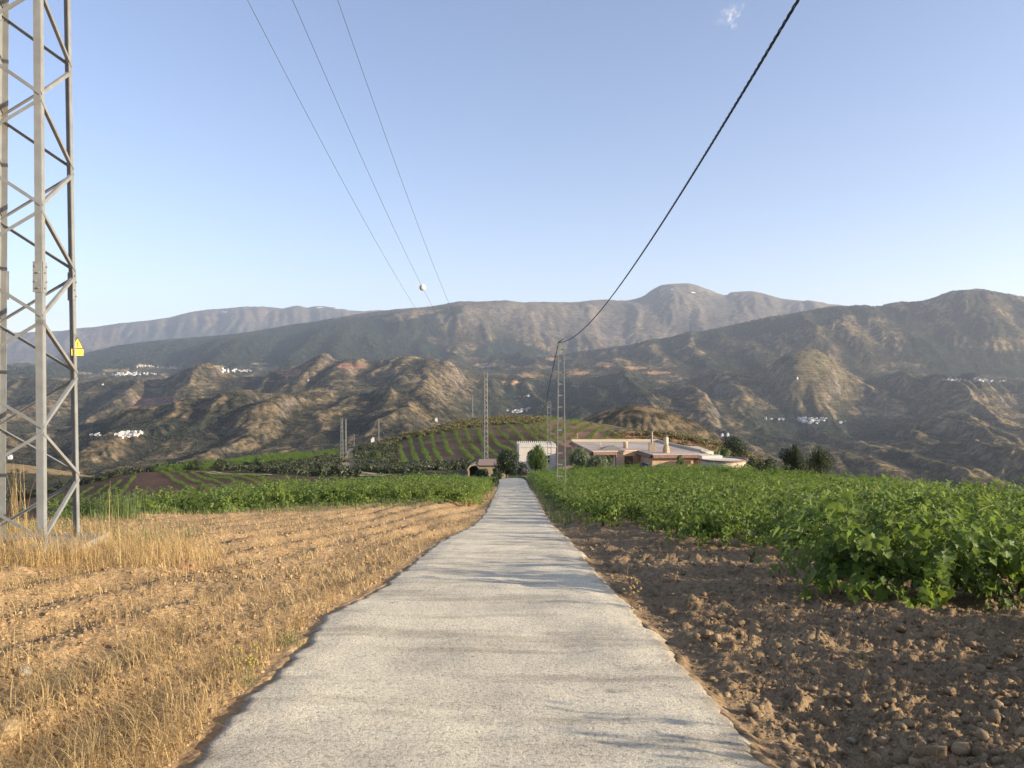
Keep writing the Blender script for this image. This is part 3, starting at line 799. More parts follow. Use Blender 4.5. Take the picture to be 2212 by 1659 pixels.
c = mix(t, c, ramp(t, cs, [(0.36, (0.66, 0.65, 0.65)), (0.50, (1, 1, 1))]), 0.8, 'MULTIPLY')
t.links.new(c, b.inputs["Base Color"]); b.inputs["Roughness"].default_value = 0.92; b.inputs["Specular IOR Level"].default_value = 0.15
n0 = bump(t, b, g2, 0.022, 0.8)
n0 = bump(t, b, g1, 0.005, 0.6, n0)
n0 = bump(t, b, pit, 0.03, 0.6, n0)
bump(t, b, vo.outputs["Distance"], -0.002, 0.4, n0)

ry = [0.3]
while ry[-1] < 106:
    ry.append(ry[-1] + (0.03 if ry[-1] < 9 else 0.0033 * ry[-1]))
ry = np.array(ry); nr = len(ry); ncr = 90
el, er = road_edges(ry)
# soft curve through the measured edges, with a ragged rim
ker = np.ones(9) / 9
wl = 0.09 * perlin(ry * 2.6, ry * 0 + 1, 3) + 0.10 * perlin(ry * 0.55, ry * 0 + 4, 6) + 0.03 * perlin(ry * 9, ry * 0, 8)
wr = 0.09 * perlin(ry * 2.9, ry * 0 + 9, 4) + 0.09 * perlin(ry * 0.6, ry * 0 + 2, 7) + 0.03 * perlin(ry * 10, ry * 0, 9)
el = el + wl; er = er + wr
u = np.linspace(0, 1, ncr)
u = 0.5 - 0.5 * np.cos(np.pi * u) * (0.35) - 0.65 * (0.5 - u) if False else u
RX = el[:, None] * (1 - u)[None] + er[:, None] * u[None]
RY = np.repeat(ry[:, None], ncr, 1)
cen = np.interp(RY, ry, (el + er) / 2)
RZ = ground_base(RX, RY) + 0.02 + 0.006 * fbm(RX * 2.4, RY * 2.4, 12, 4) + 0.022 * fbm(RX * 0.8, RY * 0.7, 13, 3)
RZ += 0.0045 * np.abs(fbm(RX * 14, RY * 14, 14, 3)) * (1 - sstep(9, 16, RY))
dn = np.minimum(RX - el[:, None], er[:, None] - RX)
RZ -= 0.075 * (1 - sstep(0.0, 0.11, dn)) + 0.02 * (1 - sstep(0.05, 0.45, dn))
edge = 1 - sstep(0.0, 0.22, dn + 0.10 * fbm(RX * 3, RY * 3, 15, 3))
me = mesh_np("road", np.stack([RX, RY, RZ], -1).reshape(-1, 3), grid_faces(nr, ncr), rm, True, {"edge": ('FLOAT', edge.ravel())})
tag(link("road", me), kind="structure", label="pale rough concrete farm road running straight downhill")

# small sunken pits and stones set in the road
def rock_mesh(name, mat, seed, flat=0.7, n=1, rough=0.28):
    import bmesh
    bm = bmesh.new(); bmesh.ops.create_icosphere(bm, subdivisions=n, radius=0.5)
    for q in bm.verts:
        p = q.co; k = 1 + rough * float(perlin(np.array(p.x * 2.2 + seed * 3.1), np.array(p.y * 2.2 + p.z * 1.7), seed)) * 2
        q.co = Vector((p.x * k, p.y * k * 0.85, p.z * k * flat))
    me = bpy.data.meshes.new(name); bm.to_mesh(me); bm.free(); me.materials.append(mat)
    return me

def mesh_arrays(me):
    v = np.empty(len(me.vertices) * 3, np.float32); me.vertices.foreach_get("co", v); v = v.reshape(-1, 3)
    me.calc_loop_triangles()
    f = np.empty(len(me.loop_triangles) * 3, np.int32); me.loop_triangles.foreach_get("vertices", f)
    return v, f.reshape(-1, 3)

def scatter(variants, pos, scale, rz, tilt=0.35, seed=0):
    """copies of small meshes joined into arrays"""
    rg = np.random.default_rng(seed); n = len(pos)
    pick = rg.integers(0, len(variants), n); Vs = []; Fs = []; base = 0
    ax = rg.uniform(-tilt, tilt, n); ay = rg.uniform(-tilt, tilt, n)
    for k, (v, f) in enumerate(variants):
        s = np.where(pick == k)[0]
        if not len(s): continue
        c, sn = np.cos(rz[s]), np.sin(rz[s])
        x = v[None, :, 0] * scale[s, None]; yv = v[None, :, 1] * scale[s, None]; z = v[None, :, 2] * scale[s, None]
        cx, sx = np.cos(ax[s])[:, None], np.sin(ax[s])[:, None]; cy_, sy = np.cos(ay[s])[:, None], np.sin(ay[s])[:, None]
        y1 = yv * cx - z * sx; z1 = yv * sx + z * cx
        x2 = x * cy_ + z1 * sy; z2 = -x * sy + z1 * cy_
        X = x2 * c[:, None] - y1 * sn[:, None] + pos[s, 0:1]; Y_ = x2 * sn[:, None] + y1 * c[:, None] + pos[s, 1:2]; Z = z2 + pos[s, 2:3]
        Vs.append(np.stack([X, Y_, Z], -1).reshape(-1, 3))
        Fs.append((f[None] + (np.arange(len(s)) * len(v))[:, None, None] + base).reshape(-1, f.shape[1])); base += len(s) * len(v)
    return np.concatenate(Vs), np.concatenate(Fs)

def soil_mat(name, lo, hi):
    m, t, b = new_mat(name); v = coords(t); geo = nd(t, "ShaderNodeNewGeometry")
    n = noise(t, v, 14, 6, 0.65)
    c = mix(t, ramp(t, geo.outputs["Random Per Island"], [(0, lo), (1, hi)]), ramp(t, n, [(0.3, (0.6, 0.6, 0.6)), (0.6, (1.15, 1.15, 1.15))]), 0.9, 'MULTIPLY')
    t.links.new(c, b.inputs["Base Color"]); b.inputs["Roughness"].default_value = 0.96; b.inputs["Specular IOR Level"].default_value = 0.1
    bump(t, b, noise(t, v, 45, 5, 0.65), 0.02, 0.8); return m
m_clod_r = soil_mat("clod_brown", (0.23, 0.158, 0.086), (0.34, 0.24, 0.14))
m_clod_l = soil_mat("clod_straw", (0.34, 0.225, 0.115), (0.50, 0.35, 0.185))
m_stone = soil_mat("stone_pale", (0.36, 0.30, 0.20), (0.46, 0.39, 0.28))
rocksR = [rock_mesh("clod_shape", m_clod_r, k, 0.65, 1, 0.42) for k in range(6)]
va = [mesh_arrays(r_) for r_ in rocksR]

def scatter_field(n, side, ymin, ymax, seed, power=1.0):
    rg = np.random.default_rng(seed)
    y = ymin * (ymax / ymin) ** (rg.random(n) ** power)
    l, r_ = road_edges(y)
    if side < 0: x = rg.uniform(-0.70 * y - 0.4, l - 0.04)
    else: x = rg.uniform(r_ + 0.04, 0.70 * y + 0.4)
    return x, y, rg
x, y, rg = scatter_field(13000, 1, 2.4, 27, 31)
s = 0.008 + 0.085 * rg.random(len(x)) ** 9 + 0.016 * rg.random(len(x)); s *= np.where(y > 10, 1.5, 1.0)
keep = ~(in_poly(x, y, RIGHT_FIELD) & (y > 20)); x, y, s = x[keep], y[keep], s[keep]
z = ground_z(x, y) - s * 0.05
xb_, yb_, rgb_ = scatter_field(900, 1, 2.6, 13, 35)
kb = fbm(xb_ * 0.9, yb_ * 0.5, 95, 3) > 0.08; kb &= ~in_poly(xb_, yb_, RIGHT_FIELD); xb_, yb_ = xb_[kb], yb_[kb]; sb_ = 0.05 + 0.10 * rgb_.random(len(xb_)) ** 2.5
x = np.concatenate([x, xb_]); y = np.concatenate([y, yb_]); s = np.concatenate([s, sb_]); z = np.concatenate([z, ground_z(xb_, yb_) + sb_ * 0.08])
Vc, Fc = scatter(va, np.stack([x, y, z], 1), s, rg.uniform(0, 6.28, len(x)), 0.5, 1)
tag(link("soil_clods", mesh_np("soil_clods", Vc, Fc, m_clod_r)), kind="stuff", label="loose brown clods over the ploughed soil right of the road")
x, y, rg = scatter_field(9000, -1, 2.6, 26, 32)
s = 0.010 + 0.04 * rg.random(len(x)) ** 4 + 0.012 * rg.random(len(x)); s *= np.where(y > 10, 1.5, 1.0)
z = ground_z(x, y) + s * 0.15
Vc, Fc = scatter(va, np.stack([x, y, z], 1), s, rg.uniform(0, 6.28, len(x)), 0.5, 2)
tag(link("straw_clods", mesh_np("straw_clods", Vc, Fc, m_clod_l)), kind="stuff", label="dry golden clods over the field left of the road")

# notable single stones
def ground_point(px, py):
    """where a picture ray meets the near soil (walks outwards)"""
    Y = np.linspace(2.0, 60, 6000); z = ground_z(PX(px) * Y, Y); s_ = (CY - py) / F * Y
    i = int(np.argmax(z >= s_)); return float(PX(px) * Y[i]), float(Y[i]), float(z[i])
STONES = [(52, 1460, .11, m_stone, "pale flat stone in the straw near the left picture edge"),
 (12, 1592, .15, m_clod_l, "big round golden clod at the lower left corner"),
 (1355 + 585, 1362, .13, m_clod_r, "brown angular clod just in front of the big vine"),
 (2185, 1416, .12, m_clod_r, "upright brown clod nearest the right picture edge, below the trailing vine"),
 (2330 * 0.9, 1400, .11, m_clod_r, "blunt brown clod beside the upright one below the trailing vine"),
 (2052, 1500, .09, m_clod_r, "lone brown clod in the shaded furrows"),
 (1710, 1342, .055, m_stone, "small whitish stone in the brown soil above the dry weed"),
 (2160, 1556, .05, m_stone, "small bright stone at the lower right of the ploughed soil"),
 (1840, 1605, .05, m_stone, "round white stone on the sunlit ridge at the bottom right"),
 (1250, 1130, .14, m_clod_r, "dark clod on the verge where the right vines begin"),
 (1600, 1352, .10, m_clod_r, "low clod beside the road edge near the dry weed")]
for px, py, sz, mt, lb in STONES:
    gx, gy, gz = ground_point(px, py)
    me = rock_mesh("stone", mt, int(px) % 97, 0.7, 2, 0.3)
    o = link("stone" if mt is m_stone else "clod", me, None, (gx, gy, gz + sz * 0.22), px)
    o.scale = (sz * 1.15, sz, sz * 0.95)
    tag(o, lb, "stone" if mt is m_stone else "clod")

# ------------------------------------------------------------------ dry grass
gmats = {}
def straw_mat(name, lo, hi, tr):
    m, t, b = new_mat(name); geo = nd(t, "ShaderNodeNewGeometry")
    c = ramp(t, geo.outputs["Random Per Island"], [(0, lo), (1, hi)]); t.links.new(c, b.inputs["Base Color"])
    b.inputs["Roughness"].default_value = 0.6; b.inputs["Specular IOR Level"].default_value = 0.3
    x = nd(t, "ShaderNodeBsdfTranslucent"); x.inputs[0].default_value = tuple(tr) + (1,)
    ms = nd(t, "ShaderNodeMixShader"); ms.inputs[0].default_value = 0.3
    t.links.new(b.outputs[0], ms.inputs[1]); t.links.new(x.outputs[0], ms.inputs[2]); t.links.new(ms.outputs[0], t.nodes["Material Output"].inputs[0])
    return m
m_straw = straw_mat("dry_straw", (0.32, 0.20, 0.08), (0.68, 0.50, 0.23), (0.52, 0.36, 0.14))
m_straw_d = straw_mat("brown_stalks", (0.20, 0.115, 0.05), (0.45, 0.30, 0.14), (0.3, 0.2, 0.08))
m_green_g = straw_mat("green_blades", (0.06, 0.10, 0.03), (0.20, 0.24, 0.08), (0.15, 0.22, 0.05))

def blades(x, y, z, h, lean, width, rg, bend=0.5, az=None):
    """three-segment blades as thin three-sided reeds; arrays in, arrays out"""
    n = len(x); az = rg.uniform(0, 2 * np.pi, n) if az is None else az
    dx, dy = np.cos(az), np.sin(az)
    K = 4; ts = np.linspace(0, 1, K); Vs = []
    wdir = np.stack([-dy, dx, np.zeros(n)], 1)
    for k, tt in enumerate(ts):
        le = lean * (tt + bend * tt * tt) / (1 + bend)
        up = np.cos(np.clip(le * 0.9, 0, 1.45)) * tt
        off = h * np.sin(np.clip(le, 0, 1.5)) * tt
        c = np.stack([x + dx * off, y + dy * off, z + h * up], 1)
        w = (width * (1 - 0.75 * tt))[:, None]
        Vs += [c - wdir * w, c + wdir * w]
    V = np.stack(Vs, 1)                      # n, 8, 3
    f = np.array([[0, 1, 3, 2], [2, 3, 5, 4], [4, 5, 7, 6]])
    Fq = (f[None] + (np.arange(n) * 8)[:, None, None]).reshape(-1, 4)
    return V.reshape(-1, 3), Fq

def join(parts):
    Vs, Fs, b_ = [], [], 0
    for v_, f_ in parts: Vs.append(v_); Fs.append(f_ + b_); b_ += len(v_)
    return np.concatenate(Vs), np.concatenate(Fs)

rg = np.random.default_rng(55)
parts = []
# straw lying over the left field
x, y, _ = scatter_field(26000, -1, 2.3, 30, 71)
dens = fbm(x * 0.9, y * 0.9, 88, 3); l, _r = road_edges(y); edge_d = l - x
keep = rg.random(len(x)) < np.clip(0.45 + 0.9 * dens + 0.5 * (edge_d < 1.2) + 0.25 * (y > 12), 0.08, 1)
x, y = x[keep], y[keep]; n = len(x)
parts.append(blades(x, y, ground_z(x, y) + 0.01, rg.uniform(0.07, 0.30, n), rg.uniform(1.0, 1.5, n), rg.uniform(0.0014, 0.0032, n) * np.where(y > 9, 1.8, 1.0), rg, 0.3))
# short standing stubble, thick towards the road edge
x, y, _ = scatter_field(11000, -1, 2.3, 33, 72)
l, _r = road_edges(y); edge_d = l - x; dens = fbm(x * 0.7, y * 0.7, 89, 3)
keep = rg.random(len(x)) < np.clip(0.12 + 0.5 * dens + 0.45 * np.exp(-(edge_d / 0.4) ** 2) + 0.30 * (y > 15), 0.03, 1)
x, y = x[keep], y[keep]; n = len(x)
parts.append(blades(x, y, ground_z(x, y) - 0.01, rg.uniform(0.04, 0.16, n), rg.uniform(0.4, 1.4, n), rg.uniform(0.0012, 0.0024, n) * np.where(y > 9, 2.0, 1.0), rg))
# golden tangle round the foot of the pylon
n = 5200; a = rg.uniform(0, 6.28, n); rr_ = 0.75 + 1.0 * rg.random(n) ** 0.8
x = TOWER_C[0] + 0.35 + np.cos(a) * rr_ * 1.45; y = TOWER_C[1] - 0.25 + np.sin(a) * rr_ * 1.0
keep = rg.random(n) < np.clip(0.55 + 0.9 * fbm(x * 1.1, y * 1.1, 90, 3) + 0.4 * (x > -6.6), 0.1, 1); x, y = x[keep], y[keep]; n = len(x)
parts.append(blades(x, y, ground_z(x, y) - 0.02, rg.uniform(0.15, 0.55, n), rg.uniform(0.2, 1.1, n), rg.uniform(0.002, 0.0035, n), rg))
n = 2600; x = rg.uniform(-8.2, -5.2, n); y = rg.uniform(8.7, 10.35, n) + 0.25 * (x + 6.4); keep = rg.random(n) < np.clip(0.65 + 0.9 * fbm(x * 1.5, y * 1.5, 91, 2), 0.1, 1); x, y = x[keep], y[keep]; n = len(x)
parts.append(blades(x, y, ground_z(x, y) - 0.02, rg.uniform(0.18, 0.6, n), rg.uniform(0.3, 1.1, n), rg.uniform(0.002, 0.0035, n), rg))
Vb, Fb = join(parts)
tag(link("dry_grass", mesh_np("dry_grass", Vb, Fb, m_straw)), kind="stuff", label="golden dry grass and straw over the left field and round the pylon foot")
parts = []
x, y, _ = scatter_field(4000, -1, 2.3, 24, 73)
l, _r = road_edges(y); edge_d = l - x
keep = rg.random(len(x)) < np.clip(0.1 + 0.9 * np.exp(-(edge_d / 0.9) ** 2), 0.05, 1)
x, y = x[keep], y[keep]; n = len(x)
parts.append(blades(x, y, ground_z(x, y) - 0.01, rg.uniform(0.08, 0.3, n), rg.uniform(0.2, 1.4, n), rg.uniform(0.0012, 0.0024, n) * np.where(y > 9, 1.8, 1.0), rg))
x, y, _ = scatter_field(2600, 1, 2.3, 60, 74)
l, r_ = road_edges(y); edge_d = x - r_
keep = rg.random(len(x)) < np.clip(0.04 + 0.9 * np.exp(-(edge_d / 0.5) ** 2) * (y > 20), 0.02, 1)
x, y = x[keep], y[keep]; n = len(x)
parts.append(blades(x, y, ground_z(x, y) - 0.01, rg.uniform(0.05, 0.3, n), rg.uniform(0.2, 1.4, n), rg.uniform(0.0012, 0.0024, n) * np.where(y > 9, 2.2, 1.0), rg))
Vb, Fb = join(parts)
tag(link("brown_grass", mesh_np("brown_grass", Vb, Fb, m_straw_d)), kind="stuff", label="brown withered stalks along both edges of the concrete road")
# green and grey-green verge weeds by the right edge farther down and behind the pylon
n = 4200; y = rg.uniform(24, 95, n); l, r_ = road_edges(y); x = r_ + 0.1 + 0.9 * rg.random(n) ** 1.4
n2 = 1500; x2 = rg.uniform(-12.5, -3.0, n2); y2 = 21.5 + 9.5 * (x2 + 12.5) / 9.5 + rg.uniform(-1.6, 0.3, n2)
n3 = 450; x3 = rg.uniform(-9.2, -5.6, n3); y3 = rg.uniform(12.2, 14.5, n3)
x = np.concatenate([x, x2, x3]); y = np.concatenate([y, y2, y3]); n = len(x)
Vb, Fb = blades(x, y, ground_z(x, y) - 0.02, rg.uniform(0.10, 0.42, n), rg.uniform(0.1, 1.0, n), rg.uniform(0.004, 0.010, n), rg)
tag(link("verge_weeds", mesh_np("verge_weeds", Vb, Fb, m_green_g)), kind="stuff", label="grey green weeds on the verges below the vines")

# single weeds
def weed(px, py, n, h, lean, wd, mat, label, name, seed, heads=None, headmat=None, loc=None, spread=0.05):
    gx, gy, gz = ground_point(px, py) if loc is None else (loc[0], loc[1], float(ground_z(np.array(loc[0]), np.array(loc[1]))))
    rg = np.random.default_rng(seed)
    x = rg.normal(0, spread, n); y = rg.normal(0, spread, n)
    hh = rg.uniform(0.55, 1.0, n) * h; le = rg.uniform(0, lean, n)
    V_, F_ = blades(x, y, np.zeros(n) - 0.02, hh, le, np.full(n, wd), rg, 0.6)
    root = empty(name, (gx, gy, gz)); tag(root, label, "weed")
    link("stalks", mesh_np("stalks", V_, F_, mat), root)
    if heads:
        tips = V_.reshape(n, 8, 3)[:, 6:8].mean(1)
        h_ = MB(); h_.lathe((0, 0, -0.008), [(0.003, 0), (0.011, 0.006), (0.012, 0.013), (0.004, 0.02)], 6); hm_ = h_.mesh("flower_head", headmat)
        for k in range(min(heads, n)): link("flower_head", hm_, root, tuple(tips[k]))
    return root
m_yel = simple("yellow_heads", (0.27, 0.21, 0.05), 0.8, 0.2, 40)
m_red = simple("red_weed", (0.30, 0.08, 0.05), 0.8, 0.3, 30)
weed(538, 1480, 26, 0.30, 0.75, 0.0016, m_green_g, "spindly weed with round yellow heads on the left road edge", "yellow_flower_weed", 3, 24, m_yel)
weed(622, 1392, 90, 0.15, 0.9, 0.0022, m_green_g, "low dark green grass tuft on the left road edge", "green_grass_tuft", 4, spread=0.07)
weed(592, 1398, 30, 0.34, 0.35, 0.0014, m_straw, "tall golden grass stalks just beside the low green tuft", "tall_grass_tuft", 5)
weed(645, 1350, 60, 0.26, 0.9, 0.0016, m_straw_d, "brown fanned grass tuft just uphill of the green tuft", "brown_grass_tuft", 6)
weed(712, 1300, 70, 0.22, 0.8, 0.0018, m_straw, "bushy golden grass tuft overhanging the left road edge", "golden_grass_tuft", 7, spread=0.08)
weed(398, 1232, 26, 0.2, 1.2, 0.003, m_red, "small reddish weed lying in the left field", "red_weed", 9)
weed(245, 1165, 9, 1.05, 0.12, 0.0035, m_straw, "very tall thin straw stalk standing right of the pylon", "tall_stalk", 8)
weed(40, 1150, 40, 1.25, 0.35, 0.0035, m_straw, "tall loose sheaf of straw in front of the left pylon foot", "tall_grass_sheaf", 10, spread=0.15)
weed(1865, 1440, 16, 0.28, 0.7, 0.0014, m_green_g, "thin grey green weed in the brown furrows on the right", "thin_weed", 14)
for px in (232, 262, 288):
    weed(px, 1122, 60, 0.75, 0.35, 0.006, m_green_g, {232: "pale green leafy weed at the left end of the vine rows", 262: "middle one of the pale weeds between pylon and vines", 288: "pale weed touching the first left-hand vine"}[px], "leafy_weed", px, spread=0.18)
weed(1010, 1092, 120, 0.38, 0.6, 0.006, m_straw, "golden grass tussock by the road at the right end of the left vines", "grass_tussock", 21, spread=0.22)
weed(1052, 1078, 100, 0.42, 0.6, 0.007, m_straw, "farther golden tussock against the road edge below the left vines", "grass_tussock", 22, spread=0.2)

# the branched dry weed on the right road edge
gx, gy, gz = ground_point(1363, 1318)
root = empty("dry_branched_weed", (gx, gy, gz)); tag(root, "branched dry weed with tan seed heads on the right road edge", "weed")
st = MB(); hd = MB(); rw = random.Random(4)
st.tube([(0, 0, -0.02), (0.01, 0, 0.08), (-0.005, 0.01, 0.17), (0.0, 0, 0.24)], [0.004, 0.0035, 0.003, 0.002], 5)
tips = []
for k in range(11):
    z0 = 0.06 + 0.015 * k; a = rw.uniform(0, 6.28); l = rw.uniform(0.06, 0.13)
    p1 = (math.cos(a) * l * 0.6, math.sin(a) * l * 0.6, z0 + l * 0.6); p2 = (math.cos(a) * l, math.sin(a) * l, z0 + l * 1.2)
    st.tube([(0, 0, z0), p1, p2], [0.002, 0.0017, 0.0012], 4); tips.append(p2)
for p in tips + [(0, 0, 0.24)]:
    hd = MB()
    for _ in range(3):
        q = Vector(p) + Vector((rw.uniform(-.014, .014), rw.uniform(-.014, .014), rw.uniform(-.004, .012)))
        hd.lathe((q.x, q.y, q.z), [(0.003, 0), (0.009, 0.005), (0.008, 0.011), (0.002, 0.015)], 6)
    hd.build("seed_head", m_straw, root)
st.build("stalks", m_straw_d, root)
lf = MB()
for k in range(5):
    a = k * 1.3; lf.add([(0, 0, .01), (math.cos(a) * .03, math.sin(a) * .03 - .008, .02), (math.cos(a) * .055, math.sin(a) * .055, .035), (math.cos(a) * .03, math.sin(a) * .03 + .008, .025)], [(0, 1, 2, 3)])
lf.build("base_leaves", m_green_g, root)
# ------------------------------------------------------------------ grapevines
m_vleaf = leaf_mat("vine_leaf", (0.022, 0.048, 0.011), (0.155, 0.21, 0.040), (0.32, 0.44, 0.06), 0.30, 0.55, 0.22, back=(0.13, 0.19, 0.075))
m_vleaf_far = leaf_mat("vine_leaf_far", (0.040, 0.080, 0.018), (0.11, 0.175, 0.038), (0.2, 0.32, 0.05), 0.32, 0.55, 0.3)
m_wood = simple("vine_wood", (0.11, 0.075, 0.05), 0.9, 0.35, 30, 0.01)
m_cane = simple("vine_cane", (0.20, 0.20, 0.07), 0.7, 0.35, 30)

LEAF_OUT = [(0.0, -0.06), (0.20, -0.24), (0.46, -0.16), (0.40, 0.06), (0.58, 0.28), (0.34, 0.42), (0.30, 0.58), (0.0, 0.98),
            (-0.30, 0.58), (-0.34, 0.42), (-0.58, 0.28), (-0.40, 0.06), (-0.46, -0.16), (-0.20, -0.24)]
def leaf_arrays(simple_=False):
    pts = LEAF_OUT if not simple_ else [(0.0, -0.06), (0.46, -0.16), (0.58, 0.28), (0.30, 0.58), (0.0, 0.98), (-0.30, 0.58), (-0.58, 0.28), (-0.46, -0.16)]
    V_ = [(0.0, 0.3, -0.07)]
    for (a, b_) in pts: V_.append((a, b_, 0.05 * abs(a) * 2 - 0.10 * max(0, b_ - 0.3)))
    n = len(pts); Fs = [(0, 1 + i, 1 + (i + 1) % n) for i in range(n)]
    return np.array(V_), np.array(Fs)
LV, LF = leaf_arrays(); LVs, LFs = leaf_arrays(True)

def vine_plan(seed, canes=15, rad=0.78, h=0.98, leaves=30):
    """leaf frames and cane curves of one bush vine"""
    rg = np.random.default_rng(seed); frames = []; curves = []
    for c_ in range(canes):
        a = 2 * math.pi * (c_ + rg.uniform(-0.3, 0.3)) / canes
        up = rg.uniform(0.35, 1.35); L = rg.uniform(0.75, 1.25)
        d = Vector((math.cos(a) * math.cos(up), math.sin(a) * math.cos(up), math.sin(up)))
        p = Vector((math.cos(a) * 0.08, math.sin(a) * 0.08, 0.34)); pts = [p.copy()]
        n = 16; droop = rg.uniform(0.05, 0.16)
        for i in range(n):
            p = p + d * (L / n); pts.append(p.copy())
            d = (d + Vector((rg.uniform(-.12, .12), rg.uniform(-.12, .12), -droop * (i / n) * 1.6 + rg.uniform(-.05, .05)))).normalized()
            if p.z > h: d.z -= 0.25; d.normalize()
            if p.z < 0.06: p.z = 0.06
            rr_ = math.hypot(p.x, p.y)
            if rr_ > rad: d.x -= p.x * 0.3; d.y -= p.y * 0.3; d.normalize()
        curves.append(pts)
        if c_ % 2: 
            for q_ in pts: q_.z = max(0.05, 0.34 + (q_.z - 0.34) * 0.35 - 0.28 * min(1, math.hypot(q_.x, q_.y) / 0.7))
        m_ = int(leaves * rg.uniform(0.8, 1.2))
        for k in range(m_):
            f = rg.uniform(0.12, 1.0) * n; i = min(int(f), n - 1); q = pts[i].lerp(pts[i + 1], f - i)
            off = Vector((rg.normal(0, 1), rg.normal(0, 1), rg.normal(0, 0.8))); off.normalize()
            q = q + off * rg.uniform(0.03, 0.14)
            outw = Vector((q.x, q.y, (q.z - 0.45) * 1.1 + 0.15)).normalized()
            nrm = (outw * 0.9 + Vector((rg.normal(0, .45), rg.normal(0, .45), 0.25 + rg.normal(0, .4)))).normalized()
            dn = Vector((rg.normal(0, .35), rg.normal(0, .35), -1)); tip = (dn - nrm * dn.dot(nrm)).normalized()
            s_ = rg.uniform(0.045, 0.098) * (1 - 0.35 * (f / n > 0.85))
            frames.append((q, nrm, tip, s_))
    for c_ in range(4):                       # upright shoots above the rest
        a = rg.uniform(0, 6.28); r0 = rg.uniform(0.1, rad * 0.8); p = Vector((math.cos(a) * r0, math.sin(a) * r0, h * 0.75)); pts = [p.copy()]
        tp_ = rg.uniform(0.12, 0.34)
        for i in range(8):
            p = p + Vector((rg.uniform(-.03, .03) + math.cos(a) * 0.015, rg.uniform(-.03, .03) + math.sin(a) * 0.015, tp_ / 8)); pts.append(p.copy())
        curves.append(pts)
        for k in range(12):
            q = pts[rg.integers(0, 9)] + Vector((rg.normal(0, .04), rg.normal(0, .04), rg.normal(0, .02)))
            nrm = Vector((rg.normal(0, .7), rg.normal(0, .7), 0.7)).normalized(); dn = Vector((rg.normal(0, .4), rg.normal(0, .4), -1)); tip = (dn - nrm * dn.dot(nrm)).normalized()
            frames.append((q, nrm, tip, rg.uniform(0.035, 0.07)))
    return frames, curves

def frames_np(frames):
    Q = np.array([f[0] for f in frames]); N = np.array([f[1] for f in frames]); T_ = np.array([f[2] for f in frames]); S = np.array([f[3] for f in frames])
    X = np.cross(T_, N); return Q, X, T_, N, S

def leaves_mesh(name, frames, mat, simple_=False):
    lv, lf_ = (LVs, LFs) if simple_ else (LV, LF)
    Q, X, T_, N, S = frames_np(frames)
    V_ = Q[:, None] + S[:, None, None] * (lv[None, :, 0:1] * X[:, None] + lv[None, :, 1:2] * T_[:, None] + lv[None, :, 2:3] * N[:, None])
    Fq = (lf_[None] + (np.arange(len(frames)) * len(lv))[:, None, None]).reshape(-1, 3)
    return mesh_np(name, V_.reshape(-1, 3), Fq, mat)

def canes_mesh(name, curves):
    mb = MB()
    for c_ in curves: mb.tube(c_[::4], [0.006, 0.0055, 0.005, 0.004, 0.003][:len(c_[::4])], 4, False)
    return mb.mesh(name, m_cane)
def trunk_mesh(name, seed):
    rg = random.Random(seed); mb = MB()
    mb.tube([(0, 0, -0.05), (rg.uniform(-.03, .03), rg.uniform(-.03, .03), 0.15), (0.01, 0, 0.27), (0, 0, 0.38)], [0.05, 0.04, 0.045, 0.06], 8)
    for k in range(4):
        a = k * 1.57 + rg.uniform(-.4, .4); mb.tube([(0, 0, 0.32), (math.cos(a) * .08, math.sin(a) * .08, 0.38), (math.cos(a) * .12, math.sin(a) * .12, 0.46)], [0.04, 0.03, 0.018], 6)
    return mb.mesh(name, m_wood)

VAR = []
for k in range(5):
    fr, cu = vine_plan(100 + k, canes=26, leaves=30)
    VAR.append((leaves_mesh("foliage", fr, m_vleaf, True), canes_mesh("canes", cu), trunk_mesh("trunk", k)))

def near_vine(name, label, loc, rz, seed, single=130, rad=0.85, h=1.0, canes=30, leaves=38, scale=1.0):
    """a vine close enough for its leaves to be told apart: the outermost leaves are objects of their own"""
    root = empty(name, loc, rz); root.scale = (scale,) * 3; tag(root, label, "grapevine")
    fr, cu = vine_plan(seed, canes=canes, rad=rad, h=h, leaves=leaves)
    toc = Vector((-loc[0], -loc[1], 1.2)); toc.rotate(Matrix.Rotation(-rz, 3, 'Z')); toc.normalize()
    fr.sort(key=lambda f: -(Vector(f[0]) - Vector((0, 0, 0.5))).dot(toc))
    link("trunk", trunk_mesh("trunk", seed), root)
    link("canes", canes_mesh("canes", cu), root)
    link("foliage", leaves_mesh("foliage", fr[single:], m_vleaf), root)["kind"] = "stuff"
    for k, (q, nr_, tp, s_) in enumerate(fr[:single]):
        o = link("leaf", LEAFME[k % len(LEAFME)], root)
        X = tp.cross(nr_)
        M = Matrix(((X.x, tp.x, nr_.x, q[0]), (X.y, tp.y, nr_.y, q[1]), (X.z, tp.z, nr_.z, q[2]), (0, 0, 0, 1)))
        o.matrix_local = M @ Matrix.Scale(s_ * 1.4, 4)
    return root
LEAFME = []
for k in range(4):
    rg = np.random.default_rng(k); v_ = LV.copy(); v_[:, 2] += rg.normal(0, 0.03, len(v_)); v_[:, 0] *= rg.uniform(0.9, 1.1)
    LEAFME.append(mesh_np("leaf", v_, LF, m_vleaf))

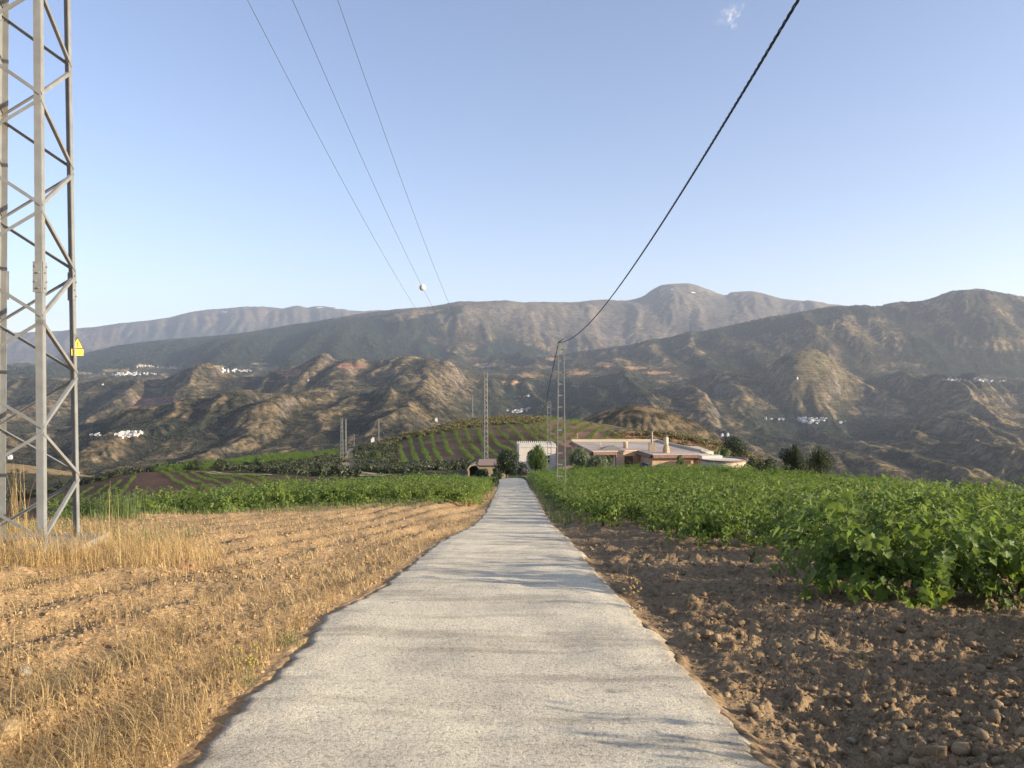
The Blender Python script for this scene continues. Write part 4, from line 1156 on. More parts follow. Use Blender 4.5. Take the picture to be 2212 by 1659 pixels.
def zz(x, y): return float(ground_z(np.array(float(x)), np.array(float(y))))
NEARV = [((4.35, 9.75), 31, "big sprawling grapevine at the near left corner of the right-hand field", 1.2),
 ((5.25, 9.5), 32, "dense grapevine standing right beside the big corner vine, with a bright low shoot", 1.15),
 ((6.15, 9.35), 33, "grapevine by the right picture edge whose shoots trail over the soil", 0.85),
 ((5.0, 11.4), 34, "tall bright topped grapevine in the second row behind the corner vine", 1.12),
 ((5.3, 13.9), 35, "grapevine over the dark gap where the field edge steps back", 1.0),
 ((6.6, 11.2), 36, "grapevine with a brown thin patch in the second row near the right edge", 1.05),
 ((4.1, 16.2), 37, "isolated low front grapevine beside the short stump of the middle field edge", 0.95)]
taken = []
for (p, sd, lb, sc_) in NEARV:
    near_vine("grapevine", lb, (p[0], p[1], zz(*p)), sd * 1.1, sd, single=150 if p[1] < 12 else 90, scale=sc_)
    taken.append(p)
# trailing shoots on the ground, part-time bright ends
rg = np.random.default_rng(9)
cand = []
cand += [(x_, y_, 'R', True) for x_, y_ in ((4.9, 5.55), (5.7, 5.7), (4.6, 3.0), (5.6, 3.2), (3.6, 0.6), (5.0, 0.9), (5.5, 7.2))]
yv = -5.9
row = 0
while yv < 104:
    xv = 1.2
    while xv < 42:
        x_ = xv + rg.uniform(-0.2, 0.2); y_ = yv + rg.uniform(-0.22, 0.22)
        if bool(in_poly(x_, y_, RIGHT_FIELD)) and all((x_ - a) ** 2 + (y_ - b_) ** 2 > 0.85 for a, b_ in taken):
            hidden = (x_ / max(y_, 0.1) > 0.69) or y_ < 3
            cand.append((x_, y_, 'R', hidden))
        xv += 1.42
    yv += 2.2; row += 1
yv = 21.0
while yv < 68:
    xv = -19
    while xv < -1.6:
        x_ = xv + rg.uniform(-0.2, 0.2); y_ = yv + rg.uniform(-0.2, 0.2)
        if bool(in_poly(x_, y_, LEFT_FIELD)): cand.append((x_, y_, 'L', False))
        xv += 1.3
    yv += 1.8
cand.sort(key=lambda c: (c[3], math.hypot(c[0], c[1])))
singles = [c for c in cand if not c[3]][:285]
others = [c for c in cand if c not in singles]
GRP = {'R': ("bushy green grapevine inside the dense right-hand field, behind its front and roadside rows", "grapevines of the dense right-hand field"),
       'L': ("bright green grapevine inside the left strip, behind its front row", "grapevines of the left-hand strip")}
for k, (x_, y_, side, _h) in enumerate(singles):
    fo, ca, tr_ = VAR[k % 5]
    root = empty("grapevine", (x_, y_, zz(x_, y_)), rg.uniform(0, 6.28))
    s_ = rg.uniform(0.86, 1.12); root.scale = (s_ * 0.92, s_ * 0.88, s_ * rg.uniform(0.82, 1.12)); root.rotation_euler[2] = 3.1416 * int(rg.integers(0, 2)) + rg.uniform(-0.5, 0.5)
    l_, r__ = road_edges(y_)
    if side == 'R' and x_ - r__ < 1.5 and y_ > 19: tag(root, "green grapevine at the road edge of the dense right-hand field", "grapevine", "roadside grapevines right of the road")
    elif side == 'R' and not (bool(in_poly(x_ - 1.5, y_ - 0.3, RIGHT_FIELD)) and bool(in_poly(x_ - 0.5, y_ - 2.4, RIGHT_FIELD))): tag(root, "green grapevine in the front row, facing the bare brown soil on the right", "grapevine", "front row grapevines beside the bare brown soil")
    elif side == 'L' and not bool(in_poly(x_, y_ - 2.0, LEFT_FIELD)): tag(root, "bright grapevine in the front row behind the straw field on the left", "grapevine", "front row grapevines behind the straw field")
    else: tag(root, GRP[side][0], "grapevine", GRP[side][1])
    f_ = link("foliage", fo, root)
    if math.hypot(x_, y_) < 40: link("canes", ca, root)
    if math.hypot(x_, y_) < 30: link("trunk", tr_, root)

# the rest, and the vine rows of the knoll and the hollow, as instances on points of one object each
def gn_group(sources):
    g = bpy.data.node_groups.new("plant_rows", 'GeometryNodeTree')
    g.interface.new_socket("Geometry", in_out='INPUT', socket_type='NodeSocketGeometry')
    g.interface.new_socket("Geometry", in_out='OUTPUT', socket_type='NodeSocketGeometry')
    gi = g.nodes.new("NodeGroupInput"); go = g.nodes.new("NodeGroupOutput")
    jn = g.nodes.new("GeometryNodeJoinGeometry")
    for so in sources:
        oi = g.nodes.new("GeometryNodeObjectInfo"); oi.inputs["Object"].default_value = so; oi.inputs["As Instance"].default_value = True
        oi.transform_space = 'ORIGINAL'
        g.links.new(oi.outputs["Geometry"], jn.inputs[0])
    ip = g.nodes.new("GeometryNodeInstanceOnPoints"); ip.inputs["Pick Instance"].default_value = True
    def attr(nm, ty):
        n_ = g.nodes.new("GeometryNodeInputNamedAttribute"); n_.data_type = ty; n_.inputs["Name"].default_value = nm; return n_.outputs["Attribute"]
    g.links.new(gi.outputs[0], ip.inputs["Points"]); g.links.new(jn.outputs[0], ip.inputs["Instance"])
    g.links.new(attr("idx", 'INT'), ip.inputs["Instance Index"])
    cx_ = g.nodes.new("ShaderNodeCombineXYZ"); g.links.new(attr("rz", 'FLOAT'), cx_.inputs[2])
    g.links.new(cx_.outputs[0], ip.inputs["Rotation"])
    g.links.new(attr("scl", 'FLOAT_VECTOR'), ip.inputs["Scale"])
    g.links.new(ip.outputs[0], go.inputs[0])
    return g
src = [o for o in SC.objects if o.name.startswith("foliage") and o.data in [v_[0] for v_ in VAR]]
uniq = []
for o in src:
    if o.data not in [u_.data for u_ in uniq]: uniq.append(o)
GV = gn_group(uniq)
def points_object(name, pts, scl, label, rg, group=None):
    pts = np.array(pts, dtype=np.float32); n = len(pts)
    me = bpy.data.meshes.new(name); me.vertices.add(n); me.vertices.foreach_set("co", pts.ravel())
    a = me.attributes.new("rz", 'FLOAT', 'POINT'); a.data.foreach_set("value", rg.uniform(0, 6.28, n).astype(np.float32))
    a = me.attributes.new("idx", 'INT', 'POINT'); a.data.foreach_set("value", rg.integers(0, 5, n).astype(np.int32))
    s3 = np.repeat((scl * rg.uniform(0.70, 1.15, n))[:, None], 3, 1) * np.array([0.97, 0.97, 0.98]).astype(np.float32)
    a = me.attributes.new("scl", 'FLOAT_VECTOR', 'POINT'); a.data.foreach_set("vector", s3.ravel())
    o = link(name, me); md = o.modifiers.new("rows", 'NODES'); md.node_group = GV
    tag(o, label, kind="stuff"); return o
rg = np.random.default_rng(19)
fa = [(c[0], c[1], zz(c[0], c[1]) - (0.42 if c[1] > 78 else 0)) for c in others]
points_object("grapevines", fa, np.full(len(fa), 1.0), "farther grapevines filling both near fields up to the villa and the hollow", rg)

# rows on the knoll, from their two ends
ROWS = [((837, 968), (844, 997)), ((862.6, 961.6), (875.6, 1003)), ((885, 945.6), (901, 1000)), ((907, 942), (928, 998)), ((930, 939), (952, 997)), ((955.6, 934.5), (975, 985)),
 ((981, 930), (1021, 994)), ((1005, 930), (1046, 990)), ((1032, 930), (1076, 990)), ((1053, 932), (1116, 984)), ((1072, 925), (1126, 966)), ((1095, 917), (1145, 962)), ((1122, 915), (1172, 958)),
 ((1145, 922), (1196, 958)), ((1165, 926), (1215, 955)),
 ((1190, 903), (1140, 921)), ((1215, 905), (1160, 924)), ((1232, 906), (1178, 930)), ((1245, 909), (1196, 933)), ((1262, 913), (1212, 943)), ((1280, 919), (1230, 950)), ((1303, 925), (1262, 955)), ((1322, 932), (1296, 955)), ((1338, 940), (1320, 956))]
pts = []
for a_, b_ in ROWS:
    A = ray_hit(a_[0], a_[1], 150); B = ray_hit(b_[0], b_[1], 120)
    L_ = math.hypot(A[0] - B[0], A[1] - B[1]); n_ = max(6, int(L_ / 1.35))
    n_ = min(n_, 60)
    for k in range(n_ + 1):
        f = k / n_
        x_ = A[0] + (B[0] - A[0]) * f + rg.uniform(-.35, .35); y_ = A[1] + (B[1] - A[1]) * f + rg.uniform(-.3, .3)
        if rg.random() < 0.74: pts.append((x_, y_, zz(x_, y_)))
print("knoll vines", len(pts))
points_object("knoll_vine_rows", pts, np.full(len(pts), 0.9), "rows of grapevines fanning over the rounded knoll behind the villa", rg)
# hollow on the left: dark rows and the bright terrace
pts = []
HR = [((100, 1082), (30, 1108)), ((135, 1072), (60, 1106)), ((168, 1064), (95, 1104)), ((495, 1026), (602, 1044)), ((530, 1029), (640, 1044)), ((200, 1055), (130, 1102)), ((232, 1050), (165, 1096)), ((262, 1040), (205, 1092)), ((292, 1030), (250, 1085)), ((345, 1018), (410, 1062)), ((375, 1019), (450, 1058)), ((402, 1020), (490, 1054)), ((432, 1022), (530, 1050)), ((462, 1024), (565, 1046))]
for a_, b_ in HR:
    A = ray_hit(a_[0], a_[1], 80); B = ray_hit(b_[0], b_[1], 80)
    L_ = math.hypot(A[0] - B[0], A[1] - B[1]); n_ = min(60, max(6, int(L_ / 1.2)))
    for k in range(n_ + 1):
        f = k / n_; x_ = A[0] + (B[0] - A[0]) * f; y_ = A[1] + (B[1] - A[1]) * f; pts.append((x_ + rg.uniform(-.2, .2), y_ + rg.uniform(-.2, .2), zz(x_, y_)))
points_object("hollow_vine_rows", pts, np.full(len(pts), 0.45), "dark vine rows on the reddish slope down in the left hollow", rg)
pts = []
for k in range(900):
    px_ = rg.uniform(480, 738); py_ = rg.uniform(972, 1012)
    if bool(in_poly(px_, py_, [(470, 1003), (540, 988), (640, 977), (735, 974), (740, 988), (640, 1000), (500, 1012)])):
        h_ = ray_hit(px_, py_, 140); pts.append(h_)
for k in range(260):
    px_ = rg.uniform(330, 520); py_ = 1012 - (px_ - 330) * 0.06 + rg.uniform(-5, 8); pts.append(ray_hit(px_, py_, 120))
points_object("terrace_vines", pts, np.full(len(pts), 1.0), "bright green vine terrace beyond the dark hollow on the left", rg)

# ------------------------------------------------------------------ trees, shrubs
def clump_leaves(centres, radii, n, size, rg, flat=1.0, droop=0.0):
    """small four-sided leaves spread through overlapping clumps, denser near their skins"""
    w = np.array(radii) ** 2; w = w / w.sum(); pick = rg.choice(len(radii), n, p=w)
    d = rg.normal(0, 1, (n, 3)); d /= np.linalg.norm(d, axis=1)[:, None]
    r_ = np.array(radii)[pick] * rg.uniform(0.45, 1.05, n) ** 0.6
    P = np.array(centres)[pick] + d * r_[:, None] * np.array([1, 1, flat])
    nr_ = d + rg.normal(0, 0.6, (n, 3)); nr_[:, 2] += 0.3; nr_ /= np.linalg.norm(nr_, axis=1)[:, None]
    tg = rg.normal(0, 1, (n, 3)); tg[:, 2] -= droop; tg -= nr_ * (tg * nr_).sum(1)[:, None]; tg /= np.linalg.norm(tg, axis=1)[:, None]
    bt = np.cross(nr_, tg); s_ = size * rg.uniform(0.6, 1.3, n)[:, None]
    V_ = np.stack([P - tg * s_, P - bt * s_ * 0.45, P + tg * s_, P + bt * s_ * 0.45], 1)
    return V_.reshape(-1, 3), np.arange(n * 4).reshape(-1, 4)

def plant(name, label, cat, x, y, z, w, h, mat, n=1500, size=0.12, lobes=9, seed=1, base=0.15, spiky=0.0, group=None, droop=0.0, trunk_h=None):
    rg = np.random.default_rng(seed); root = empty(name, (x, y, z)); tag(root, label, cat, group)
    cs, rs_ = [], []
    for k in range(lobes):
        a = rg.uniform(0, 6.28); rr_ = rg.uniform(0, 1) ** 0.5 * 0.33 * w
        zc = h * rg.uniform(base + 0.18, 0.80); r_ = rg.uniform(0.16, 0.27) * min(w, h * 1.3)
        f = 1 - 0.75 * max(0, zc / h - 0.45)
        cs.append((math.cos(a) * rr_ * f, math.sin(a) * rr_ * f, min(zc, h - r_ * 0.9))); rs_.append(r_)
    V_, F_ = clump_leaves(cs, rs_, n, size, rg, 1.0, droop)
    if spiky:
        m_ = int(n * spiky); az = rg.uniform(0, 6.28, m_); rr_ = rg.uniform(0.1, 0.5, m_) * w
        top = h * (0.55 + 0.5 * rg.random(m_)); 
        P = np.stack([np.cos(az) * rr_, np.sin(az) * rr_, top * (1 - 0.5 * (rr_ / (0.5 * w)) ** 2)], 1)
        tg = np.stack([np.cos(az) * 0.35, np.sin(az) * 0.35, np.ones(m_)], 1); bt = np.stack([-np.sin(az), np.cos(az), az * 0], 1)
        s_ = size * 2.2
        V2 = np.stack([P - tg * s_, P - bt * size * 0.3, P + tg * s_, P + bt * size * 0.3], 1).reshape(-1, 3)
        F_ = np.concatenate([F_, np.arange(m_ * 4).reshape(-1, 4) + len(V_)]); V_ = np.concatenate([V_, V2])
    V_[:, 2] = np.maximum(V_[:, 2], 0.02)
    link("crown" if cat == "tree" else "foliage", mesh_np("foliage", V_, F_, mat), root)
    mb = MB(); rr = random.Random(seed); th = trunk_h or h * 0.45; r0 = max(0.03, 0.035 * h)
    mb.tube([(0, 0, -0.3), (0.02 * h, 0, th * 0.5), (0, 0.02 * h, th)], [r0 * 1.3, r0, r0 * 0.75], 7)
    for c_ in cs[:6]: mb.tube([(0, 0, th * 0.8), (c_[0] * 0.5, c_[1] * 0.5, (th + c_[2]) / 2), c_], [r0 * 0.6, r0 * 0.4, r0 * 0.15], 5)
    mb.build("trunk" if cat == "tree" else "stem", m_bark, root)
    return root
m_bark = simple("bark", (0.13, 0.095, 0.07), 0.95, 0.3, 12, 0.03)
m_oak = leaf_mat("oak_leaves", (0.014, 0.026, 0.010), (0.040, 0.055, 0.020), (0.05, 0.08, 0.02), 0.15)
m_juni = leaf_mat("juniper_leaves", (0.018, 0.030, 0.014), (0.050, 0.062, 0.026), (0.05, 0.08, 0.02), 0.15)
m_green = leaf_mat("shrub_leaves", (0.045, 0.08, 0.022), (0.12, 0.16, 0.05), (0.18, 0.25, 0.05), 0.25)
m_grey = leaf_mat("willow_leaves", (0.075, 0.10, 0.055), (0.17, 0.20, 0.115), (0.2, 0.25, 0.1), 0.25)
m_olive = leaf_mat("scrub_leaves", (0.085, 0.078, 0.030), (0.24, 0.20, 0.075), (0.14, 0.13, 0.04), 0.15)
m_dscrub = leaf_mat("dark_scrub_leaves", (0.028, 0.036, 0.016), (0.075, 0.080, 0.035), (0.07, 0.09, 0.03), 0.15)

def at(px, Y): return PX(px) * Y
def plant_at(name, label, cat, px, Y, top, wpx, mat, **kw):
    """stands on the ground at distance Y; its top reaches picture row 'top'"""
    x_ = at(px, Y); g_ = zz(x_, Y); h = (CY - top) / F * Y - g_; w = wpx / F * Y
    return plant(name, label, cat, x_, Y, g_, w, max(h, 0.5), mat, **kw)
plant_at("oak_tree", "round dark evergreen oak on the slope beyond the villa's round tank", "tree", 1586, 158, 934, 66, m_oak, n=4200, size=0.16, lobes=16, seed=3, base=0.0)
plant_at("dark_bush", "big dark spiky bush rising behind the right-hand vines", "bush", 1715, 58, 962, 62, m_juni, n=3200, size=0.07, lobes=9, seed=5, base=0.0, spiky=0.35)
plant_at("dark_bush", "second dark spiky bush touching the big one, farther right", "bush", 1765, 60, 965, 78, m_juni, n=3400, size=0.07, lobes=11, seed=6, base=0.0, spiky=0.35)
plant_at("dark_bush", "low dark bush just left of the two big spiky bushes", "bush", 1650, 66, 978, 60, m_oak, n=2000, size=0.08, lobes=9, seed=7, base=0.0)
plant_at("dark_bush", "dark bush below the oak beside the tank wall", "bush", 1625, 100, 972, 46, m_juni, n=1500, size=0.12, lobes=9, seed=8, base=0.0)
plant_at("juniper", "dark spreading juniper left of the battlemented building", "tree", 1094, 104, 972, 62, m_juni, n=4200, size=0.13, lobes=14, seed=9, base=0.0, spiky=0.2)
plant_at("green_shrub", "tall fresh green shrub in front of the battlemented building", "shrub", 1162, 92, 962, 50, m_green, n=3600, size=0.12, lobes=12, seed=10, base=0.0, spiky=0.25)
plant_at("purple_bush", "dark purplish bush between juniper and green shrub", "bush", 1128, 98, 988, 30, m_oak, n=1400, size=0.10, lobes=7, seed=11, base=0.0)
plant_at("dead_bush", "grey withered bush at the end of the road", "bush", 1134, 90, 1012, 26, simple("dead_twigs", (0.13, 0.11, 0.10), 0.9), n=900, size=0.08, lobes=6, seed=12, base=0.0, spiky=0.4)
plant_at("grey_willow", "feathery grey green bush by the left corner of the villa", "bush", 1252, 98, 968, 56, m_grey, n=3600, size=0.14, lobes=12, seed=13, base=0.0, spiky=0.3, droop=0.8)
plant_at("grey_willow", "lower feathery bush in front of the villa porch", "bush", 1292, 95, 984, 52, m_grey, n=2600, size=0.12, lobes=10, seed=14, base=0.0, spiky=0.2, droop=0.8)
plant_at("fig_tree", "small dark leafy tree in front of the villa porch", "tree", 1319, 100, 975, 18, m_green, n=650, size=0.13, lobes=5, seed=15, base=0.35)
plant_at("fig_tree", "small dark leafy tree against the orange villa wing", "tree", 1468, 100, 978, 20, m_green, n=700, size=0.13, lobes=5, seed=16, base=0.35)
for k, (px, Y, tp, w) in enumerate([(1535, 128, 960, 34), (1565, 130, 962, 38), (1545, 120, 966, 30)]):
    plant_at("fruit_tree", ["fruit tree right behind the villa's far corner", "rightmost of the fruit trees behind the tank", "lowest fruit tree, between villa corner and tank"][k], "tree", px, Y, tp, w, m_green, n=1500, size=0.16, lobes=9, seed=20 + k, base=0.1)
for k, (px, Y, tp, w, lb) in enumerate([(1072, 66, 1006, 34, "dark bush at the right end of the left vine strip"), (1040, 100, 1012, 40, "dark bush in front of the little shed"), (760, 130, 1013, 60, "broad dark bush above the middle of the left vines"), (700, 150, 1000, 46, "dark scrub bush beside the foot of the dirt track"),
    (850, 170, 985, 40, "thorny bush between dirt track and knoll rows"), (815, 200, 972, 34, "leafy bush at the left foot of the knoll"), (1000, 150, 1000, 60, "dark hedge bush below the knoll rows, near the shed"), (935, 150, 1003, 60, "dark hedge bush below the middle knoll rows"),
    (480, 170, 990, 46, "round dark bush left of the bright vine terrace"), (560, 190, 988, 50, "pale almond bush on the edge of the bright terrace"), (430, 190, 990, 60, "dark tree row end at the left of the hollow"), (620, 150, 1005, 52, "dark bush above the dark vine rows")]):
    plant_at("scrub_bush", lb, "bush", px, Y, tp, w, [m_juni, m_juni, m_juni, m_dscrub, m_dscrub, m_green, m_juni, m_juni, m_juni, m_green, m_juni, m_juni][k], n=1500, size=0.16, lobes=9, seed=40 + k, base=0.0)

# scrub as one mass: tops of the knoll, banks of the hollow
def bush_variant(seed, n=46):
    rg = np.random.default_rng(seed); cs = [(rg.uniform(-.25, .25), rg.uniform(-.25, .25), rg.uniform(.12, .35)) for _ in range(4)]
    V_, F_ = clump_leaves(cs, [0.3, 0.26, 0.28, 0.22], n, 0.13, rg, 0.8); V_[:, 2] = np.maximum(V_[:, 2], 0); return V_, F_
bv = [bush_variant(k) for k in range(6)]
def scrub(name, polys, n, s0, s1, mat, label, seed, Ymin=110, Ymax=515):
    rg = np.random.default_rng(seed); P = []
    for poly, share in polys:
        xs = [p[0] for p in poly]; ys = [p[1] for p in poly]; c_ = 0; tries = 0
        while c_ < n * share and tries < n * 6:
            tries += 1
            px_ = rg.uniform(min(xs), max(xs)); py_ = rg.uniform(min(ys), max(ys))
            if bool(in_poly(px_, py_, poly)): P.append(ray_hit(px_, py_, Ymin, Ymax)); c_ += 1
    P = np.array(P); s_ = rg.uniform(s0, s1, len(P)) * 1.3
    V_, F_ = scatter(bv, P, s_, rg.uniform(0, 6.28, len(P)), 0.15, seed)
    tag(link(name, mesh_np(name, V_, F_, mat)), label, kind="stuff")
scrub("knoll_scrub", [([(960, 935), (975, 912), (1050, 898), (1180, 897), (1225, 905), (1150, 914), (1080, 918), (1010, 926), (935, 938), (850, 955), (870, 940)], 0.8), ([(790, 965), (960, 920), (970, 932), (870, 950), (810, 975)], 0.2)], 1300, 0.9, 1.9, m_olive, "olive coloured low scrub covering the top of the knoll", 61)
scrub("track_scrub", [([(470, 1006), (560, 1002), (650, 1000), (740, 978), (755, 1015), (740, 1028), (600, 1026), (470, 1016)], 0.35), ([(765, 970), (800, 965), (860, 960), (835, 1010), (1000, 1000), (1030, 1010), (860, 1022), (770, 1022)], 0.55)], 1300, 0.9, 2.2, m_dscrub, "dark scrub on the banks of the left hollow and beside the dirt track", 62)
scrub("slope_scrub", [([(0, 1082), (120, 1056), (280, 1020), (420, 1001), (480, 1000), (300, 1022), (120, 1064), (0, 1092)], 0.35), ([(0, 1005), (120, 1015), (200, 1030), (120, 1060), (0, 1070)], 0.08)], 700, 0.9, 2.2, m_dscrub, "scattered shrubs on the slope at the far left", 63)
scrub("bluff_scrub", [([(1340, 925), (1420, 930), (1560, 952), (1620, 972), (1560, 965), (1420, 940)], 0.5), ([(1540, 965), (1640, 975), (1680, 1000), (1600, 995)], 0.3), ([(1300, 935), (1420, 936), (1560, 958), (1560, 985), (1350, 960)], 0.3)], 900, 0.6, 1.6, m_olive, "dry low scrub along the top of the red earth bank", 64)
# ------------------------------------------------------------------ pylons
m_steel = simple("galvanised_steel", (0.215, 0.22, 0.21), 0.6, 0.14, 5.0, 0.0, 0.0, dirt=(0.17, 0.14, 0.10))
m_steel_far = simple("pylon_paint", (0.17, 0.17, 0.16), 0.6, 0.1, 3.0)
m_conc = simple("pale_concrete", (0.36, 0.31, 0.235), 0.9, 0.2, 6.0, 0.01, dirt=(0.33, 0.27, 0.18))
m_glass_ins = simple("insulator_glass", (0.20, 0.12, 0.08), 0.2, 0.1, 5.0)

def pylon(name, label, cx, cy, a, b_, z0, ztop, taper, period, flange, brw, mat, label_detail=True, sub=None):
    """four-legged lattice mast; first corner offset (a, -b), the others follow a quarter turn each"""
    root = empty(name, (cx, cy, z0)); tag(root, label, "pylon")
    offs = [(a, -b_), (b_, a), (-a, b_), (-b_, -a)]
    def corner(k, z):
        s_ = 1 - taper * z; return Vector((offs[k % 4][0] * s_, offs[k % 4][1] * s_, z))
    Ht = ztop - z0
    for k in range(4):
        mb = MB(); p0, p1 = corner(k, 0.0), corner(k, Ht)
        o = Vector(offs[k]).normalized().to_3d() if False else Vector((offs[k][0], offs[k][1], 0)).normalized()
        for nb in (1, -1):
            q = corner(k + nb, 0.0); d = (q - p0).normalized(); n_ = Vector((-d.y, d.x, 0))
            if n_.dot(o) < 0: n_ = -n_
            d2 = (corner(k + nb, Ht) - p1).normalized()
            mb.bar(p0 + d * flange / 2, p1 + d2 * flange / 2, flange, 0.012, side=d)
        mb.build("leg", mat, root)
    half = period / 2
    for k in range(4):
        z = 0.15
        flip = (k % 2 == 0)
        i = 0
        while z + half < Ht - 0.1:
            c0, c1 = (k, k + 1) if (i % 2 == 0) == flip else (k + 1, k)
            p, q = corner(c0, z + 0.04), corner(c1, z + half - 0.04)
            d = (corner(k + 1, z) - corner(k, z)).normalized(); n_ = Vector((d.y, -d.x, 0)); 
            cm = (p + q) / 2
            if n_.dot(Vector((cm.x, cm.y, 0))) < 0: n_ = -n_
            mb = MB(); e = (q - p).normalized(); u = n_.cross(e)
            mb.bar(p + n_ * 0.012, q + n_ * 0.012, brw, 0.007, side=u)
            mb.bar(p + n_ * (0.012 - brw / 2) + u * brw / 2, q + n_ * (0.012 - brw / 2) + u * brw / 2, brw, 0.007, side=n_)
            mb.build("brace", mat, root)
            z += half; i += 1
    return root, corner
root, corner = pylon("lattice_pylon", "tall grey steel lattice pylon at the left edge with a yellow warning sign", -6.99, 11.0, 0.63, 0.49, -2.3, 15.2, 0.021, 1.52, 0.088, 0.042, m_steel)
ft_ = MB(); ang = math.atan2(-0.49, 0.63) + math.pi / 4
ft_.box((0, 0, -0.30), (1.75, 1.75, 0.62), ang); ft_.build("concrete_footing", m_conc, root)
for k in range(4):                                   # splice plates with their bolts, one pair of flanges each
    for nb in (1, -1):
        z = 3.58 + 0.18; p = corner(k, z); d = (corner(k + nb, z) - p).normalized(); n_ = Vector((d.y, -d.x, 0))
        if n_.dot(Vector((p.x, p.y, 0))) < 0: n_ = -n_
        pl = MB(); pl.bar(p + d * 0.055 + n_ * 0.011 - Vector((0, 0, 0.21)), p + d * 0.055 + n_ * 0.011 + Vector((0, 0, 0.21)), 0.112, 0.009, side=d)
        po = pl.build("splice_plate", m_steel, root)
        for zz_ in (-0.15, -0.06, 0.06, 0.15):
            bo = MB(); c_ = p + d * (0.035 if zz_ in (-0.15, 0.06) else 0.075) + Vector((0, 0, zz_)); bo.tube([c_ + n_ * 0.012, c_ + n_ * 0.036], 0.013, 6)
            bo.build("bolt", m_steel, po)
arm = MB()
for dy in (-0.2, 0.2): arm.bar((-1.6, dy, 16.9), (1.6, dy, 16.9), 0.1, 0.08)
for sx in (-1, 1):
    arm.bar((1.6 * sx, 0.2, 16.9), (0.3 * sx, 0.15, 17.45), 0.05, 0.05); arm.bar((1.6 * sx, -0.2, 16.9), (1.6 * sx, 0.2, 16.9), 0.06, 0.06)
arm.build("cross_arm", m_steel, root)
W_OFF = [-1.4, 0.0, 1.4]
for dx in W_OFF:
    i_ = MB(); i_.lathe((dx, 0.3, 16.86), [(0.02, -0.06)] + sum([[(0.06, 0.0 + k * 0.09 - 0.0), (0.02, 0.045 + k * 0.09)] for k in range(1)], []), 10)
    i_.build("insulator", m_glass_ins, root)

# warning sign on the right-hand leg
R0 = Vector((-6.99, 11.0, -2.3)) + corner(1, 2.3 + 0.56)
sg = empty("warning_sign", (R0.x, R0.y, 0.42)); tag(sg, "yellow high voltage warning sign with a black lightning triangle on the pylon leg", "sign")
nrm = Vector((0.80, -0.60, 0)).normalized(); ux = Vector((-nrm.y, nrm.x, 0)) 
def SP(u_, z_, d_): return tuple(nrm * (0.035 + d_) + ux * u_ + Vector((0, 0, z_)))
m_yel2 = simple("sign_yellow", (0.80, 0.52, 0.015), 0.45, 0.04, 3); m_blk = simple("sign_black", (0.015, 0.015, 0.014), 0.5, 0.05, 3); m_org = simple("sign_orange_print", (0.62, 0.24, 0.02), 0.5, 0.05, 3)
def plate(name, poly, d0, d1, mat, parent):
    n = len(poly); mb = MB(); mb.add([SP(u_, z_, d0) for u_, z_ in poly] + [SP(u_, z_, d1) for u_, z_ in poly],
        [tuple(range(n)), tuple(reversed(range(n, 2 * n)))] + [(i, n + i, n + (i + 1) % n, (i + 1) % n) for i in range(n)])
    return mb.build(name, mat, parent)
tri = plate("triangle_plate", [(-0.088, 0.112), (0.088, 0.112), (0.0, 0.285)], 0.0, 0.003, m_blk, sg)
plate("yellow_field", [(-0.071, 0.121), (0.071, 0.121), (0.0, 0.262)], 0.0034, 0.0045, m_yel2, tri)
plate("lightning_bolt", [(0.006, 0.232), (-0.016, 0.178), (-0.001, 0.182), (-0.006, 0.150), (-0.014, 0.150), (0.002, 0.130), (0.012, 0.152), (0.005, 0.150), (0.016, 0.192), (0.001, 0.188), (0.012, 0.232)], 0.0048, 0.0056, m_blk, tri)
rc = plate("text_plate", [(-0.085, 0.005), (0.085, 0.005), (0.085, 0.102), (-0.085, 0.102)], 0.0, 0.003, m_yel2, sg)
for txt, zt, sz in (("NO TOCAR", 0.062, 0.028), ("PELIGRO DE MUERTE", 0.028, 0.0172)):
    cu = bpy.data.curves.new("lettering", 'FONT'); cu.body = txt; cu.size = sz; cu.align_x = 'CENTER'; cu.extrude = 0.0004; cu.materials.append(m_org)
    oc = bpy.data.objects.new("lettering_curve", cu); COL.objects.link(oc); bpy.context.view_layer.update()
    lm = bpy.data.meshes.new_from_object(oc.evaluated_get(bpy.context.evaluated_depsgraph_get())); bpy.data.objects.remove(oc)
    o = bpy.data.objects.new("lettering", lm); COL.objects.link(o); o.parent = rc
    M = Matrix.Identity(4)
    p = Vector(SP(0, zt, 0.0042))
    for r_, (ax) in enumerate((ux, Vector((0, 0, 1)), nrm)):
        for q in range(3): M[q][r_] = ax[q]
    M[0][3], M[1][3], M[2][3] = p
    o.matrix_local = M

x2 = at(1048, 120); g2 = zz(x2, 120)
pylon("lattice_pylon", "slender grey lattice pylon standing by the shed in front of the knoll", x2, 120.0, 0.50, 0.10, g2, 1.75, 0.018, 1.6, 0.075, 0.045, m_steel_far)
for px, Y, tp, bp, lb, a_, n_ in [(738, 215, 903, 978, "left one of the two distant pylons beside the dirt track", 0.55, 2.4), (747, 235, 905, 975, "thinner distant pylon just right of the track-side one", 0.3, 2.6), (1020.5, 345, 853, 899, "small far pylon on the crest of the knoll, left of the tall slender pylon", 0.35, 2.4), (818, 285, 905, 957, "faint far pylon at the left edge of the knoll vine rows", 0.3, 2.6)]:
    x_ = at(px, Y); g_ = zz(x_, Y); tz = (CY - tp) / F * Y
    pylon("lattice_pylon", lb, x_, Y, a_, a_ * 0.3, g_, tz, 0.03, n_, 0.11, 0.07, m_steel_far)
